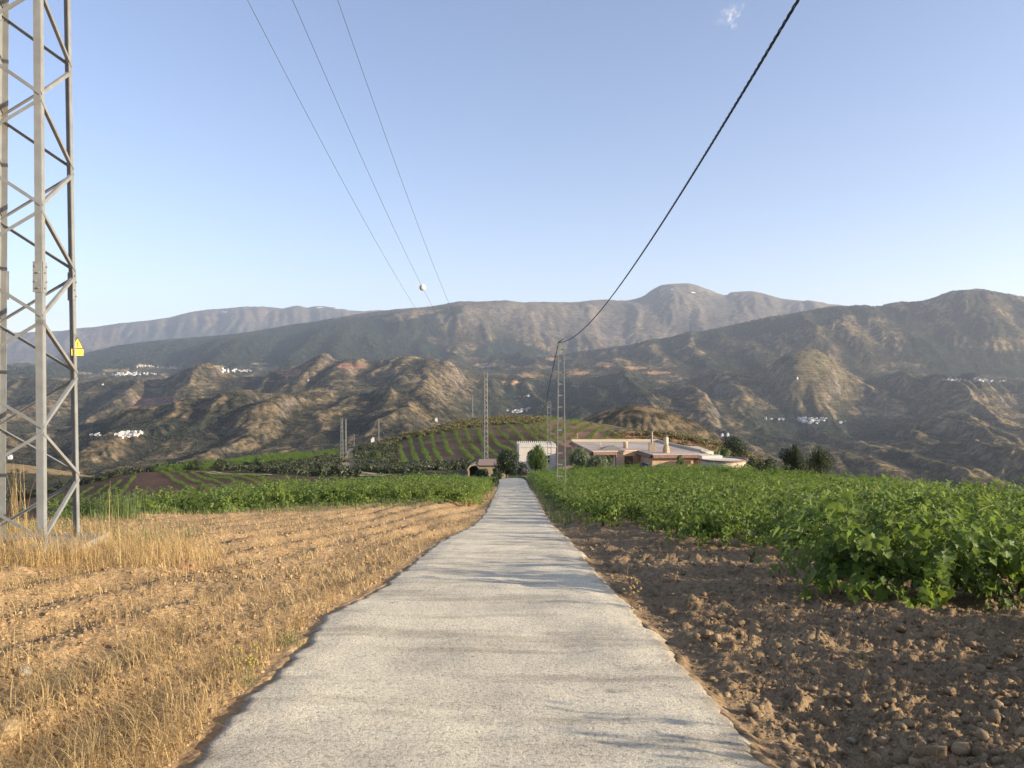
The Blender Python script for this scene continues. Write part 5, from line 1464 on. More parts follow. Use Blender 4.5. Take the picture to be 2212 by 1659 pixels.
for px, Y, tp, lb in [(765, 300, 938, "thin pole with cross bar right of the two distant pylons"), (771, 290, 962, "shorter pole with cross bar below the thin cross-barred pole")]:
    x_ = at(px, Y); g_ = zz(x_, Y); tz = (CY - tp) / F * Y - g_
    rt = empty("utility_pole", (x_, Y, g_)); tag(rt, lb, "pole")
    q = MB(); q.tube([(0, 0, -0.5), (0, 0, tz)], [0.13, 0.08], 8); q.build("post", m_steel_far, rt)
    q = MB(); q.bar((-1.6, 0, tz - 0.4), (1.6, 0, tz - 0.4), 0.14, 0.1); q.build("cross_bar", m_steel_far, rt)

# conductors between the two pylons
m_wire = simple("wire_aluminium", (0.10, 0.10, 0.10), 0.5, 0.1, 3)
m_ball = simple("ball_white", (0.72, 0.66, 0.58), 0.6, 0.05, 3); m_ball2 = simple("ball_dull_red", (0.50, 0.32, 0.22), 0.6, 0.08, 3)
def wire_z(Y): return 1.5 + 0.011 * (Y - 120) + 0.00121 * (Y - 120) ** 2
ends = [(-8.4, -5.35), (-7.0, -4.17), (-5.6, -3.0)]
for k, (xa, xb) in enumerate(ends):
    mb = MB(); pts = []
    for i in range(90):
        f = (i / 89) ** 1.4; Y = 11.3 + (120 - 11.3) * f
        pts.append((xa + (xb - xa) * f, Y, wire_z(Y)))
    mb.tube(pts, 0.009, 5)
    tag(mb.build("power_line", m_wire), ["leftmost of the three thin power lines in the sky", "middle thin power line, the one that carries the marker ball", "rightmost of the three thin power lines"][k], "cable")
Yb = 51.5; fb_ = (Yb - 11.3) / (120 - 11.3); bxp = -7.0 + 2.83 * fb_
ball = empty("marker_ball", (bxp, Yb, wire_z(Yb))); tag(ball, "round white and dull red marker ball on the middle power line", "marker ball")
for nm, mt, sgn in (("white_half", m_ball, 1), ("dull_half", m_ball2, -1)):  # one half white, the other a duller red
    mb = MB(); n_ = 20; prof = [(0.0015, 0.0)]
    prof = [(0.215 * math.sin(math.pi / 2 * i / 8) + 0.0005, 0.215 * math.cos(math.pi / 2 * i / 8)) for i in range(9)]
    if sgn < 0: pass
    mb.lathe((0, 0, 0), [(r_, z_) for r_, z_ in reversed(prof)], 20)
    o = mb.build(nm, mt, ball, True); o.rotation_euler = (0, R(90 if sgn > 0 else -90), R(-20))
cr = MB(); cr.lathe((0, 0, 0), [(0.222, -0.012), (0.222, 0.012)], 20); o = cr.build("rim", m_ball, ball); o.rotation_euler = (0, R(90), R(-20))
q = MB()
x0 = x2
q.bar((x2 - 1.5, 120, 1.42), (x2 + 1.5, 120, 1.42), 0.1, 0.1)
for r_ in SC.objects:
    if r_.name == "lattice_pylon.001": 
        o = q.build("cross_arm", m_steel_far, r_); o.matrix_parent_inverse = Matrix.Translation(-Vector(r_.location))

# ladder-like poles
def ladder_pole(label, px, Y, top, w0, w1, rung, extra):
    x_ = at(px, Y); g_ = zz(x_, Y) - 0.05; H_ = (CY - top) / F * Y - g_
    rt = empty("ladder_pole", (x_, Y, g_)); tag(rt, label, "pole")
    for s_ in (-1, 1):
        m_ = MB(); m_.bar((s_ * w0 / 2, 0, -0.4), (s_ * w1 / 2, 0, H_), 0.055, 0.11, side=(1, 0, 0)); m_.build("upright", m_steel, rt)
    z = 0.55
    while z < H_ - 0.05:
        w = w0 + (w1 - w0) * z / H_; m_ = MB(); m_.bar((-w / 2 + 0.028, 0, z), (w / 2 - 0.028, 0, z), 0.075, 0.05, side=(0, 0, 1)); m_.build("rung", m_steel, rt); z += rung
    m_ = MB(); m_.bar((-w1 / 2, 0, H_ + 0.03), (w1 / 2, 0, H_ + 0.03), 0.05, 0.12, side=(0, 0, 1)); m_.build("cap", m_steel, rt)
    return rt, x_, g_, H_
rt, xp1, gp1, hp1 = ladder_pole("tall grey ladder-like pole by the right road edge carrying the black cable", 1212.5, 41, 741, 0.46, 0.27, 0.61, True)
m_ = MB(); m_.bar((-w_ if False else -0.16, 0, hp1), (0.12, -0.05, hp1 + 0.22), 0.03, 0.02); m_.bar((-0.18, 0, hp1 - 0.02), (-0.05, -0.1, hp1 + 0.1), 0.05, 0.04); m_.build("bracket", m_blk, rt)
rt, xp2, gp2, hp2 = ladder_pole("smaller ladder-like pole farther down, in front of the battlemented building", 1186.5, 88, 868, 0.44, 0.36, 0.66, False)

# black twisted cable
m_cab = simple("cable_rubber", (0.022, 0.023, 0.026), 0.55, 0.15, 10)
CP = [(1722, 0), (1690, 58), (1590, 225), (1500, 373), (1410, 513), (1355, 592), (1300, 668), (1260, 711), (1214, 738)]
def cabx(Y): return 2.43 + (xp1 - 2.43) * Y / 41
cy_, cz_ = [], []
for px, py in CP:
    Y = 2.5
    for _ in range(20): Y = cabx(Y) / PX(px)
    cy_.append(Y); cz_.append((CY - py) / F * Y)
cy_[-1] = 41.0; cz_[-1] = (CY - 739) / F * 41
k3 = np.polyfit(cy_, cz_, 3, w=[1, 1, 1, 1, 1, 1, 1, 1, 6])
def twisted(name, label, path, strands=3, hr=0.0105, sr=0.0068, pitch=0.36, group=None):
    root = empty(name, path[0]); tag(root, label, "cable"); o0 = Vector(path[0])
    P = [Vector(p) for p in path]; s_ = [0.0]
    for i in range(1, len(P)): s_.append(s_[-1] + (P[i] - P[i - 1]).length)
    for k in range(strands):
        pts = []
        for i, p in enumerate(P):
            d = (P[min(i + 1, len(P) - 1)] - P[max(i - 1, 0)]).normalized(); u = Vector((0, 0, 1)); u = (u - d * u.dot(d)).normalized(); w = d.cross(u)
            a = 2 * math.pi * (s_[i] / pitch + k / strands); pts.append(p - o0 + (u * math.cos(a) + w * math.sin(a)) * hr)
        mb = MB(); mb.tube(pts, sr, 5); mb.build("strand", m_cab, root)
path = []
Y = -9.0
while Y < 41.0:
    z_ = float(np.polyval(k3, Y)) if Y > 4 else float(np.polyval(k3, 4)) + (4 - Y) * 0.20
    path.append((cabx(Y), Y, z_)); Y += 0.07
path.append((xp1 - 0.05, 41.0, gp1 + hp1 + 0.05))
twisted("twisted_cable", "thick black twisted cable sweeping down from the top right to the tall ladder pole", path)
path = []
for i in range(220):
    f = i / 219; path.append((xp1 - 0.15 + (xp2 - xp1 - 0.1) * f - 0.9 * f * (1 - f), 41 + 47 * f, (gp1 + hp1) * (1 - f) + (gp2 + hp2) * f - 4 * 0.75 * f * (1 - f)))
twisted("twisted_cable", "black cable hanging between the two ladder poles", path, 2, 0.014, 0.014, 1.2)
e3 = ray_hit(1142, 928, 180); path = []
for i in range(120):
    f = i / 119; path.append((xp2 - 0.2 + (e3[0] - xp2) * f, 88 + (e3[1] - 88) * f, (gp2 + hp2) * (1 - f) + (e3[2] + 0.5) * f - 4 * 1.0 * f * (1 - f)))
twisted("twisted_cable", "black cable running on from the smaller ladder pole to the knoll", path, 2, 0.016, 0.016, 2.0)

# ------------------------------------------------------------------ the villa
m_orange = simple("orange_render", (0.66, 0.41, 0.24), 0.9, 0.07, 1.2, 0.004, dirt=(0.55, 0.38, 0.25))
m_white = simple("white_render", (0.60, 0.56, 0.49), 0.9, 0.06, 1.5, 0.004, dirt=(0.55, 0.50, 0.42))
m_roof = simple("roof_screed", (0.42, 0.33, 0.26), 0.9, 0.15, 0.4, 0.004, dirt=(0.56, 0.53, 0.49))
m_tile = simple("terracotta_tile", (0.25, 0.145, 0.108), 0.85, 0.22, 4.0, 0.004)
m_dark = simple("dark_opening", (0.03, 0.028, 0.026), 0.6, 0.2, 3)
m_brown = simple("brown_shutter", (0.13, 0.065, 0.035), 0.7, 0.2, 8)
m_bluedoor = simple("blue_grey_pane", (0.07, 0.10, 0.14), 0.2, 0.15, 3)
m_stonech = simple("chimney_stone", (0.40, 0.31, 0.19), 0.95, 0.3, 5, 0.02)
m_cream = simple("cream_render", (0.55, 0.46, 0.33), 0.9, 0.08, 2, 0.003)
m_metal = simple("flue_metal", (0.20, 0.20, 0.20), 0.4, 0.1, 3, 0, 0.6)
VZ = -10.25; VG = -14.6; VO = Vector((20.0, 120.0, VG))
villa = empty("villa", tuple(VO)); tag(villa, "low orange villa with flat pale roof and tiled eaves below the dense vines", "house")
def L(p): return (p[0] - VO.x, p[1] - VO.y)
A_, B_, C_, D_, E_, F_, G_, H_ = (10.6, 137.5), (12.2, 116.6), (15.8, 117.2), (19.4, 118.4), (20.3, 111.8), (28.6, 112.4), (28.8, 117.2), (26.0, 138.0)
zt = VZ - VG
mb = MB(); mb.prism([L(p) for p in [A_, (12.15, 119.6), (15.9, 119.9), C_, D_, (19.6, 118.5), (28.6, 119.0), G_, H_]][::-1][::-1], 0, zt - 0.32); mb.build("main_wall", m_orange, villa)
mb = MB(); mb.prism([L(p) for p in [E_, F_, (28.75, 118.9), (19.65, 118.4)]], 0, zt - 0.325); mb.build("wing_wall", m_orange, villa)
mb = MB(); mb.prism([L(p) for p in [A_, B_, C_, D_, E_, F_, G_, H_]], zt - 0.31, zt - 0.02); mb.build("roof_slab", m_roof, villa)
def parapet(p, q, h, w=0.22, mat=m_orange, z=None):
    z = zt - 0.01 if z is None else z
    m2 = MB(); a, c = Vector(L(p)).to_3d(), Vector(L(q)).to_3d(); a.z = c.z = z + h / 2; m2.bar(a, c, h, w, side=(0, 0, 1)); return m2.build("parapet", mat, villa)
parapet(A_, H_, 0.42, mat=m_cream); parapet(H_, G_, 0.30, mat=m_cream); parapet(C_, D_, 0.16)
parapet(A_, B_, 0.20, mat=m_cream); parapet(B_, C_, 0.14, mat=m_cream); parapet(E_, F_, 0.14, mat=m_cream); parapet(D_, E_, 0.14, mat=m_cream); parapet(F_, G_, 0.14, mat=m_cream)
def tiles(p, q, name="tile_eave", drop=0.50, outw=0.55, lift=0.06):
    a, c = Vector(L(p)).to_3d(), Vector(L(q)).to_3d(); d = (c - a); Ln = d.length; d.normalize(); n_ = Vector((d.y, -d.x, 0))
    per = 0.26; nst = int(Ln / per); per = Ln / nst; V_, Fq = [], []; k6 = 6; cols = nst * k6 + 1
    for lv, (o_, z_) in enumerate(((0.02, zt + lift), (outw, zt + lift - drop), (outw, zt + lift - drop - 0.05), (0.02, zt + lift - 0.14 - drop * 0.3))):
        for i in range(cols):
            s_ = i / k6 * per; wv = 0.05 * abs(math.sin(math.pi * i / k6)) if lv < 2 else (0.05 * abs(math.sin(math.pi * i / k6)) - 0.0 if lv == 2 else 0)
            v_ = a + d * s_ + n_ * o_; V_.append((v_.x, v_.y, z_ + wv))
    Fq = []
    for r_ in range(3):
        for i in range(cols - 1): Fq.append((r_ * cols + i, r_ * cols + i + 1, (r_ + 1) * cols + i + 1, (r_ + 1) * cols + i))
    return link(name, mesh_np(name, V_, np.array(Fq), m_tile), villa)
for p, q in ((A_, B_), (B_, C_), (D_, E_), (E_, (29.1, 112.45))):
    o = tiles(p, q); o["kind"] = "stuff"
for p in ((12.5, 117.0), (15.5, 117.5)):
    mb = MB(); c_ = L(p); mb.lathe((c_[0], c_[1], 0), [(0.24, 0), (0.20, 0.3), (0.19, zt - 0.6), (0.27, zt - 0.45), (0.27, zt - 0.315)], 14); mb.build("porch_column", m_white, villa, True)
mb = MB(); mb.box((L((14, 118.8))[0], L((14, 118.8))[1], 1.6), (3.0, 0.1, 3.2)); mb.build("porch_wall", m_white, villa)
def win(px0, px1, y0, y1, Yf, name, mat, d=0.08, frame=m_white):
    xa, xb = PX(px0) * Yf, PX(px1) * Yf; za, zb = (CY - y1) / F * Yf - VG, (CY - y0) / F * Yf - VG
    m2 = MB(); cx_, cz = (xa + xb) / 2 - VO.x, (za + zb) / 2; y_ = Yf - VO.y
    m2.box((cx_, y_, cz), (xb - xa, d, zb - za)); o = m2.build(name, frame, villa)
    m3 = MB(); m3.box((cx_, y_ - d / 2 - 0.01, cz), ((xb - xa) * 0.84, 0.04, (zb - za) * 0.86)); m3.build("pane", mat, o)
    if xb - xa > 1.0:
        m4 = MB(); m4.box((cx_, y_ - d / 2 - 0.035, cz), (0.05, 0.03, (zb - za) * 0.86)); m4.build("mullion", frame, o)
win(1349, 1367, 985, 1012, 117.65, "window", m_brown, 0.12, m_brown)
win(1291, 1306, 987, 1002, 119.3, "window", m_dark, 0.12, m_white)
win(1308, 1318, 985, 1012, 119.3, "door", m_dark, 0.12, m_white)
win(1500, 1516, 990, 1020, 112.25, "door", m_brown, 0.12, m_stonech)
# angled window on the wing's left flank
mb = MB(); pa, pb = Vector(L((19.62, 116.9))).to_3d(), Vector(L((20.1, 113.2))).to_3d(); nn = Vector((-1, -0.13, 0)) * 0.05
mb.bar(pa + nn + Vector((0, 0, 2.0)), pb + nn + Vector((0, 0, 2.0)), 1.9, 0.1, side=(0, 0, 1)); wo = mb.build("window", m_white, villa)
mb = MB(); mb.bar(pa.lerp(pb, 0.06) + nn * 2.2 + Vector((0, 0, 2.0)), pa.lerp(pb, 0.94) + nn * 2.2 + Vector((0, 0, 2.0)), 1.7, 0.04, side=(0, 0, 1)); mb.build("pane", m_bluedoor, wo)
# chimneys and vents on the roof
def rp(px, Y): return (PX(px) * Y - VO.x, Y - VO.y)
c_ = rp(1439, 115.5)
ch = MB(); ch.lathe((c_[0], c_[1], zt - 0.03), [(0.52, 0), (0.50, 0.5), (0.40, 1.02)], 12); co = ch.build("chimney", m_stonech, villa)
ch = MB(); ch.lathe((c_[0], c_[1], zt + 0.99), [(0.33, 0), (0.33, 1.25), (0.29, 1.3)], 16); ch.build("chimney_shaft", m_cream, co, True)
ch = MB(); ch.lathe((c_[0], c_[1], zt + 2.34), [(0.20, 0), (0.20, 0.16), (0.40, 0.18), (0.36, 0.24)], 14); ch.build("chimney_cap", m_metal, co)
c_ = rp(1408, 118.5)
ch = MB(); ch.box((c_[0], c_[1], zt + 0.55), (0.86, 0.8, 1.16)); co = ch.build("chimney", m_stonech, villa)
ch = MB(); ch.box((c_[0], c_[1], zt + 1.17), (1.0, 0.92, 0.09)); ch.build("chimney_slab", m_conc, co)
ch = MB(); ch.tube([(c_[0], c_[1], zt + 1.21), (c_[0], c_[1], zt + 2.95)], 0.15, 10); ch.build("flue", m_metal, co)
ch = MB(); ch.lathe((c_[0], c_[1], zt + 2.95), [(0.16, 0), (0.30, 0.06), (0.30, 0.1), (0.05, 0.2)], 10); ch.build("flue_cap", m_metal, co)
c_ = rp(1351, 124); ch = MB(); ch.lathe((c_[0], c_[1], zt - 0.03), [(0.36, 0), (0.36, 0.95), (0.38, 0.96), (0.38, 1.02)], 16); ch.build("vent_cylinder", m_cream, villa, True)
c_ = rp(1298, 128); ch = MB(); ch.box((c_[0], c_[1], zt + 0.25), (0.22, 0.22, 0.6)); ch.build("vent_pipe", m_cream, villa)
tp_ = MB(); c_ = rp(1318, 122)
tp_.add([(c_[0] - 1.6, c_[1] - 1, zt), (c_[0] + 1.7, c_[1] - 0.8, zt), (c_[0] + 1.4, c_[1] + 1.2, zt), (c_[0] - 1.4, c_[1] + 1.3, zt), (c_[0] - 0.3, c_[1] - 0.1, zt + 0.42), (c_[0] + 0.5, c_[1] + 0.2, zt + 0.62), (c_[0] - 0.9, c_[1] + 0.5, zt + 0.3)],
        [(0, 1, 4), (1, 5, 4), (1, 2, 5), (2, 3, 5), (3, 6, 5), (6, 4, 5), (3, 0, 6), (0, 4, 6)])
tag(link("tarpaulin", tp_.mesh("tarpaulin", simple("grey_tarp", (0.22, 0.20, 0.18), 0.8)), None, tuple(VO)), "crumpled grey tarpaulin heap on the villa roof", "tarpaulin")
mb = MB(); mb.prism([L(p) for p in [(24.9, 128), (30.8, 128.5), (30.8, 118.2), (28.9, 117.4)]], zt - 2.6, zt - 0.06); mb.build("rear_wing", m_cream, villa)
# low terrace wall between the two buildings
tw = MB(); tw.box((0, 0, 0.9), (3.6, 0.25, 2.6)); tag(link("terrace_wall", tw.mesh("terrace_wall", m_stonech), None, (8.9, 119, zz(8.9, 119))), "low rough wall between battlemented building and villa", "wall")
# round tank
tc = (29.45, 107.6); tz = -10.35
tank = empty("round_tank", (tc[0], tc[1], -14.0)); tag(tank, "round white topped water tank with a brick rim right of the villa", "tank")
mb = MB(); mb.lathe((0, 0, 0), [(3.2, 0), (3.2, 3.40)], 48); mb.build("tank_wall", m_cream, tank, True)
mb = MB(); n_ = 48; vs, fs = [], []
for k in range(n_):
    a = 2 * math.pi * k / n_
    for r_, z_ in ((3.32, 3.40), (3.32, 3.62), (3.02, 3.62), (3.02, 3.42)): vs.append((r_ * math.cos(a), r_ * math.sin(a), z_))
for k in range(n_):
    k2 = (k + 1) % n_
    for j in range(4): fs.append((k * 4 + j, k2 * 4 + j, k2 * 4 + (j + 1) % 4, k * 4 + (j + 1) % 4))
mb.add(vs, fs); mb.build("brick_rim", m_tile, tank)
mb = MB(); mb.lathe((0, 0, 3.41), [(3.0, 0), (3.0, 0.06)], 48); mb.build("tank_cover", m_white, tank)
mb = MB(); mb.box((-1.2, 2.6, 3.60), (3.0, 1.6, 0.5), 0.1); mb.build("pump_box", m_white, tank)

# battlemented building
m_block, t, b = new_mat("white_blockwork")
v = coords(t, (1, 1, 1)); br = nd(t, "ShaderNodeTexBrick"); mp = nd(t, "ShaderNodeMapping"); mp.inputs["Rotation"].default_value = (R(90), 0, 0); t.links.new(v, mp.inputs[0]); t.links.new(mp.outputs[0], br.inputs["Vector"])
br.inputs["Color1"].default_value = (0.72, 0.64, 0.54, 1); br.inputs["Color2"].default_value = (0.66, 0.58, 0.48, 1); br.inputs["Mortar"].default_value = (0.48, 0.42, 0.35, 1)
br.inputs["Scale"].default_value = 1.0; br.inputs["Brick Width"].default_value = 0.42; br.inputs["Row Height"].default_value = 0.22; br.inputs["Mortar Size"].default_value = 0.018
t.links.new(br.outputs[0], b.inputs["Base Color"]); b.inputs["Roughness"].default_value = 0.9
bo = (1.15, 125.0, -14.9); fort = empty("battlemented_building", bo); tag(fort, "small white block building with a row of battlements, left of the villa", "building")
fz = -9.95 - bo[2]; poly = [(0, 0), (5.95, 0.35), (5.6, 6.2), (-0.35, 5.8)]
mb = MB(); mb.prism(poly, 0, fz - 0.3); mb.build("wall", m_block, fort)
mb = MB(); cxm = sum(p[0] for p in poly) / 4; cym = sum(p[1] for p in poly) / 4
mb.prism([(cxm + (p[0] - cxm) * 1.035, cym + (p[1] - cym) * 1.035) for p in poly], fz - 0.31, fz - 0.16); mb.build("cornice", m_white, fort)
mb = MB(); mb.prism(poly, fz - 0.15, fz + 0.02); mb.build("parapet", m_white, fort)
for i in range(4):
    p, q = Vector(poly[i]).to_3d(), Vector(poly[(i + 1) % 4]).to_3d(); n_ = int((q - p).length / 0.33)
    for k in range(n_):
        c_ = p.lerp(q, (k + 0.5) / n_) ; mb = MB(); dirv = (q - p).normalized(); inn = Vector((-dirv.y, dirv.x, 0)) * 0.11
        mb.bar(c_ - dirv * 0.075 + inn + Vector((0, 0, fz + 0.13)), c_ + dirv * 0.075 + inn + Vector((0, 0, fz + 0.13)), 0.22, 0.18, side=(0, 0, 1))
        mb.add([tuple(c_ - dirv * 0.075 + inn + Vector((0, 0, fz + 0.24))), tuple(c_ + dirv * 0.075 + inn + Vector((0, 0, fz + 0.24))), tuple(c_ + inn + Vector((0, 0, fz + 0.31)))], [(0, 1, 2)])
        mb.build("merlon", m_white, fort)
for px0, px1 in ((1143, 1156), (1178, 1188)):
    xa, xb = PX(px0) * 125 - bo[0], PX(px1) * 125 - bo[0]; mb = MB(); mb.box(((xa + xb) / 2, 0.10, 2.8), (xb - xa, 0.3, 1.3)); o = mb.build("window", m_white, fort)
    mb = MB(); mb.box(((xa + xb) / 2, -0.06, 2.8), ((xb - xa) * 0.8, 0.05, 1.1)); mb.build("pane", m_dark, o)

# little shed in front of the slender pylon
so = (at(1063, 111), 111.0, zz(at(1063, 111), 111)); shed = empty("shed", so); tag(shed, "low shed with pinkish sheet roof and dark arched opening by the slender pylon", "shed")
hz_ = (CY - 999) / F * 111 - so[2]
mb = MB(); mb.prism([(-1.7, -1.2), (1.9, -1.2), (1.9, 1.6), (-1.7, 1.6)], -0.4, hz_ - 0.25); mb.build("wall", m_stonech, shed)
mb = MB(); mb.add([(-2.0, -1.5, hz_ - 0.28), (2.3, -1.5, hz_ - 0.28), (2.1, 1.8, hz_ + 0.25), (-1.9, 1.8, hz_ + 0.25), (-2.0, -1.5, hz_ - 0.2), (2.3, -1.5, hz_ - 0.2), (2.1, 1.8, hz_ + 0.33), (-1.9, 1.8, hz_ + 0.33)], [(0, 3, 2, 1), (4, 5, 6, 7), (0, 1, 5, 4), (1, 2, 6, 5), (2, 3, 7, 6), (3, 0, 4, 7)]); mb.build("roof", simple("pinkish_sheet", (0.28, 0.20, 0.16), 0.8), shed)
mb = MB(); n_ = 12; pts_ = [(-3.3 + 0.75 + 0.75 * math.cos(math.pi * k / n_), hz_ * 0.55 + 0.75 * math.sin(math.pi * k / n_)) for k in range(n_ + 1)]
out_ = [(-3.3 + 0.75 + 0.95 * math.cos(math.pi * k / n_), hz_ * 0.55 + 0.95 * math.sin(math.pi * k / n_)) for k in range(n_ + 1)]
for k in range(n_):
    a_, b2, c2, d2 = pts_[k], pts_[k + 1], out_[k + 1], out_[k]
    mb.add([(a_[0], -1.3, a_[1]), (b2[0], -1.3, b2[1]), (c2[0], -1.3, c2[1]), (d2[0], -1.3, d2[1]), (a_[0], 1.2, a_[1]), (b2[0], 1.2, b2[1]), (c2[0], 1.2, c2[1]), (d2[0], 1.2, d2[1])], [(0, 1, 2, 3), (3, 2, 6, 7), (0, 4, 5, 1), (4, 7, 6, 5)])
for sx in (-3.4, -1.9):
    mb.box((sx + 0.1, -0.05, hz_ * 0.27), (0.2, 2.5, hz_ * 0.56))
mb.build("arch", m_stonech, shed)
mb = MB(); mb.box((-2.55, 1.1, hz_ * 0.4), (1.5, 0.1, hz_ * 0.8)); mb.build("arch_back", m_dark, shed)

# post and stump
ps = MB(); ps.tube([(0, 0, -0.4), (0.02, 0, 1.2), (0, 0, 3.0)], [0.07, 0.06, 0.05], 7)
x_ = at(1247, 150); z_ = (CY - 955) / F * 150 - 1.2
tag(link("wooden_post", ps.mesh("wooden_post", m_conc), None, (x_, 150, z_)), "thin pale post standing behind the left end of the villa roof", "post")
gx, gy, gz = ground_point(1623, 1212)
ps = MB(); ps.tube([(0, 0, -0.05), (0.01, 0.0, 0.07), (0.045, 0, 0.12), (0.06, 0.02, 0.16)], [0.035, 0.03, 0.028, 0.015], 7); ps.tube([(0.005, 0, 0.07), (-0.03, 0, 0.12)], [0.02, 0.01], 5)
tag(link("vine_stump", ps.mesh("vine_stump", m_wood), None, (gx, gy, gz)), "short dark gnarled stump alone in the bare soil left of the corner vine", "stump")

# ------------------------------------------------------------------ dirt tracks
m_track = soil_mat("track_earth", (0.36, 0.29, 0.19), (0.40, 0.32, 0.21))
m_bank = soil_mat("track_middle", (0.17, 0.14, 0.08), (0.20, 0.16, 0.09))
def track(name, cps, w, label):
    P = [ray_hit(px, py, 100) for px, py in cps]
    P = np.array([(p[0], p[1]) for p in P]); d = np.concatenate([[0], np.cumsum(np.hypot(*np.diff(P, axis=0).T))]); n = int(d[-1] / 1.2) + 2
    s_ = np.linspace(0, d[-1], n); x_ = pchip(d, P[:, 0], s_); y_ = pchip(d, P[:, 1], s_)
    tx = np.gradient(x_); ty = np.gradient(y_); l_ = np.hypot(tx, ty); nx, ny = -ty / l_, tx / l_
    for k, (o0, o1, mt) in enumerate(((-0.5, -0.18, m_track), (-0.18, 0.18, m_bank), (0.18, 0.5, m_track))):
        u_ = np.linspace(o0, o1, 5)[None] * w
        X_ = x_[:, None] + nx[:, None] * u_; Y_ = y_[:, None] + ny[:, None] * u_
        Z_ = ground_z(X_, Y_) + 0.16
        o = link("rut" if mt is m_track else "middle_strip", mesh_np(name, np.stack([X_, Y_, Z_], -1).reshape(-1, 3), grid_faces(n, 5), mt, True))
        if k == 0: root_ = empty(name, (0, 0, 0)); root_["kind"] = "structure"; root_["label"] = label
        o.parent = root_
track("dirt_track", [(774, 967), (768, 972), (761, 979), (758, 987), (760, 997), (763, 1008), (760, 1018), (752, 1026)], 5.2, "pale two-rut dirt track bending up the bank left of the knoll")
track("dirt_path", [(745, 1022), (790, 1027), (840, 1029)], 4.0, "pale dirt strip at the foot of the bending track")
track("dirt_path", [(430, 1022), (480, 1025), (530, 1027), (575, 1031)], 2.6, "thin pale path crossing the dark scrub of the left hollow")

# ------------------------------------------------------------------ villages across the valley
m_house = [simple("village_white", (0.58, 0.57, 0.55), 0.9, 0.05, 0.2), simple("village_grey", (0.36, 0.34, 0.32), 0.9, 0.05, 0.2), simple("village_cream", (0.46, 0.38, 0.30), 0.9, 0.05, 0.2)]
def house_mesh(k, mat):
    rg_ = random.Random(k); w, d, h = rg_.uniform(7, 12), rg_.uniform(7, 10), rg_.uniform(4.5, 8)
    mb = MB(); mb.box((0, 0, h / 2 - 2), (w, d, h + 4))
    mb.box((0, 0, h + 0.2), (w + 0.5, d + 0.5, 0.4))
    if k % 2: mb.box((w * 0.15, d * 0.1, h + 1.6), (w * 0.55, d * 0.6, 2.6))
    mb.box((w * 0.3, -d * 0.2, h + 1.0), (0.8, 0.8, 1.6))
    return mb, mat
HM = []
for k in range(9):
    mb, mt = house_mesh(k, m_house[0 if k < 6 else (1 if k < 8 else 2)]); HM.append(mb.mesh("village_house", mt))
CLUST = [
 ([(206, 809), (230, 812), (262, 811), (288, 812), (310, 811), (340, 810), (345, 807), (300, 805), (262, 805), (240, 808)], 62, "white house in the large village on the far left, above the brown foothills", "houses of the large far-left village", 1.15, 3500),
 ([(290, 791), (312, 789), (345, 791), (372, 793), (370, 796), (330, 795), (295, 795)], 13, "white house scattered just above the large far-left village", "houses scattered above the far-left village", 1.0, 3500),
 ([(462, 801), (485, 798), (545, 797), (545, 803), (500, 806), (478, 805)], 36, "white house in the bright village left of centre under the wooded slope", "houses of the village under the wooded slope", 1.15, 3500),
 ([(241, 941), (262, 936), (308, 935), (306, 941), (285, 945), (256, 946)], 34, "white house in the lower left village among dark trees", "houses of the lower left village", 0.75, 1200),
 ([(193, 941), (215, 939), (214, 943), (196, 944)], 6, "white house in the little hamlet left of the lower left village", "houses of the lower left hamlet", 0.7, 1200),
 ([(1091, 884), (1100, 888), (1122, 886), (1145, 880), (1146, 887), (1128, 893), (1104, 893)], 30, "white house in the gorge village above the crest of the knoll", "houses of the gorge village", 0.8, 1500),
 ([(1106, 857), (1140, 853), (1145, 857), (1112, 861)], 6, "white farmhouse in the dark gorge above the gorge village", "farmhouses above the gorge village", 0.7, 1500),
 ([(1711, 907), (1730, 902), (1760, 905), (1786, 904), (1780, 912), (1762, 917), (1738, 915)], 58, "white house in the dense village at the foot of the right mountain", "houses of the dense village below the right mountain", 0.85, 1900),
 ([(1652, 906), (1676, 905), (1695, 906), (1694, 909), (1655, 909)], 8, "white house in the thin row left of the dense right village", "houses in the row left of the dense village", 0.8, 1900),
 ([(1810, 912), (1830, 910), (1832, 914), (1812, 915)], 5, "white house just right of the dense right village", "houses right of the dense village", 0.8, 1900),
 ([(2035, 820), (2062, 818), (2095, 821), (2105, 818), (2140, 820), (2180, 822), (2180, 825), (2140, 826), (2100, 825), (2060, 823), (2040, 822)], 46, "white house in the long village on the ledge at the far right", "houses of the ledge village at the far right", 0.85, 3000),
]
rgh = random.Random(12)
for poly, n, lb, gp, sc_, ymin in CLUST:
    xs = [p[0] for p in poly]; ys = [p[1] for p in poly]; c_ = 0; tries = 0
    while c_ < n and tries < 500:
        tries += 1
        px, py = rgh.uniform(min(xs), max(xs)), rgh.uniform(min(ys), max(ys))
        if not bool(in_poly(px, py, poly)): continue
        hx, hy, hzv = far_hit(px, py, ymin)
        k = rgh.randrange(9)
        o = link("village_house", HM[k], None, (hx, hy, hzv), rgh.uniform(-0.5, 0.5)); s_ = sc_ * rgh.uniform(0.75, 1.25); o.scale = (s_ * 1.2, s_, s_)
        tag(o, lb, "house", gp); c_ += 1
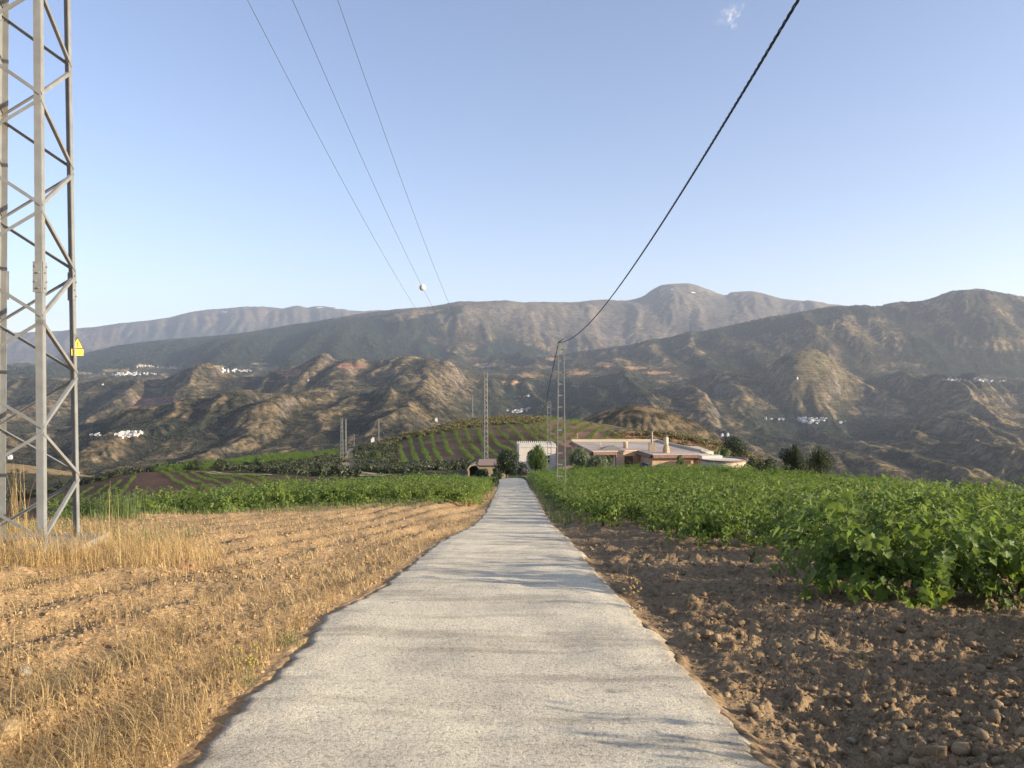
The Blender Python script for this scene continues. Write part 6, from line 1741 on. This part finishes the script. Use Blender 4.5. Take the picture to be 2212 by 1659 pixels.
for px, py, lb in [(942, 910, "lone white farmhouse on the rocky spur left of the gorge"), (1722, 816 + 3, "lone white farm high above the dense right village"), (666, 824, "lone white farm in the middle of the brown foothills"), (222, 833, "lone white farm below the far-left village"), (1572, 945 - 3, "white farm on the dark slope right of the terraced knoll"), (1560, 943, "second white farm beside the one right of the terraced knoll"), (805, 955, "pale farm buildings at the valley bottom left of the dirt track"), (22, 992, "white flat roof at the left edge beyond the hollow")]:
    hx, hy, hzv = far_hit(px, py, 1000)
    o = link("farm_house", HM[1], None, (hx, hy, hzv), 0.2); o.scale = (1.0, 1.0, 1.0); tag(o, lb, "house")

# ------------------------------------------------------------------ the small cloud
m_cl = bpy.data.materials.new("cloud_vapour"); m_cl.use_nodes = True; t = m_cl.node_tree; t.nodes.clear()
v = coords(t); n1 = noise(t, v, 0.014, 6, 0.65)
df = nd(t, "ShaderNodeBsdfDiffuse"); df.inputs[0].default_value = (0.9, 0.9, 0.92, 1); tr = nd(t, "ShaderNodeBsdfTranslucent"); tr.inputs[0].default_value = (0.9, 0.9, 0.92, 1)
m1 = nd(t, "ShaderNodeMixShader"); m1.inputs[0].default_value = 0.5; t.links.new(df.outputs[0], m1.inputs[1]); t.links.new(tr.outputs[0], m1.inputs[2])
tp = nd(t, "ShaderNodeBsdfTransparent"); m2 = nd(t, "ShaderNodeMixShader")
t.links.new(ramp(t, n1, [(0.38, (0.0, 0.0, 0.0)), (0.75, (0.10, 0.10, 0.10))]), m2.inputs[0]); t.links.new(tp.outputs[0], m2.inputs[1]); t.links.new(m1.outputs[0], m2.inputs[2])
o_ = nd(t, "ShaderNodeOutputMaterial"); t.links.new(m2.outputs[0], o_.inputs[0])
import bmesh
bm = bmesh.new(); CYD = 9000.0; rgc = random.Random(3); kk = CYD / F
for dx, dy, r_ in [(-6, -14, 8), (3, 2, 8), (-14, -8, 9), (15, -14, 10), (2, -18, 9), (17, -4, 7), (-24, 6, 7), (-20, 10, 5), (14, 14, 6), (-4, 8, 9), (0, -10, 6), (5, 5, 7)] + [(-8 + 18 * f_ + rgc.gauss(0, 3.2) + 6 * math.sin(f_ * 7), -18 + 32 * f_ + rgc.gauss(0, 3.2), rgc.uniform(2.2, 5.0)) for f_ in [k_ / 44 for k_ in range(44)]]:
    M = Matrix.Translation((dx * kk, rgc.uniform(-15, 15) * kk, -dy * kk)) @ Matrix.Diagonal((r_ * kk * rgc.uniform(.8, 1.2), r_ * kk, r_ * kk * rgc.uniform(.7, 1.0), 1))
    bmesh.ops.create_icosphere(bm, subdivisions=2, radius=1.0, matrix=M)
for q in bm.verts:
    q.co += Vector((1, 0.6, 1)) * (float(perlin(np.array(q.co.x * 0.02), np.array(q.co.z * 0.02), 5)) * 60)
me = bpy.data.meshes.new("cloud"); bm.to_mesh(me); bm.free(); me.materials.append(m_cl)
for p in me.polygons: p.use_smooth = True
tag(link("cloud", me, None, (PX(1576) * CYD, CYD, (CY - 38) / F * CYD)), "single small wispy white cloud high in the blue sky", "cloud", kind="stuff")
print("objects", len(SC.objects))
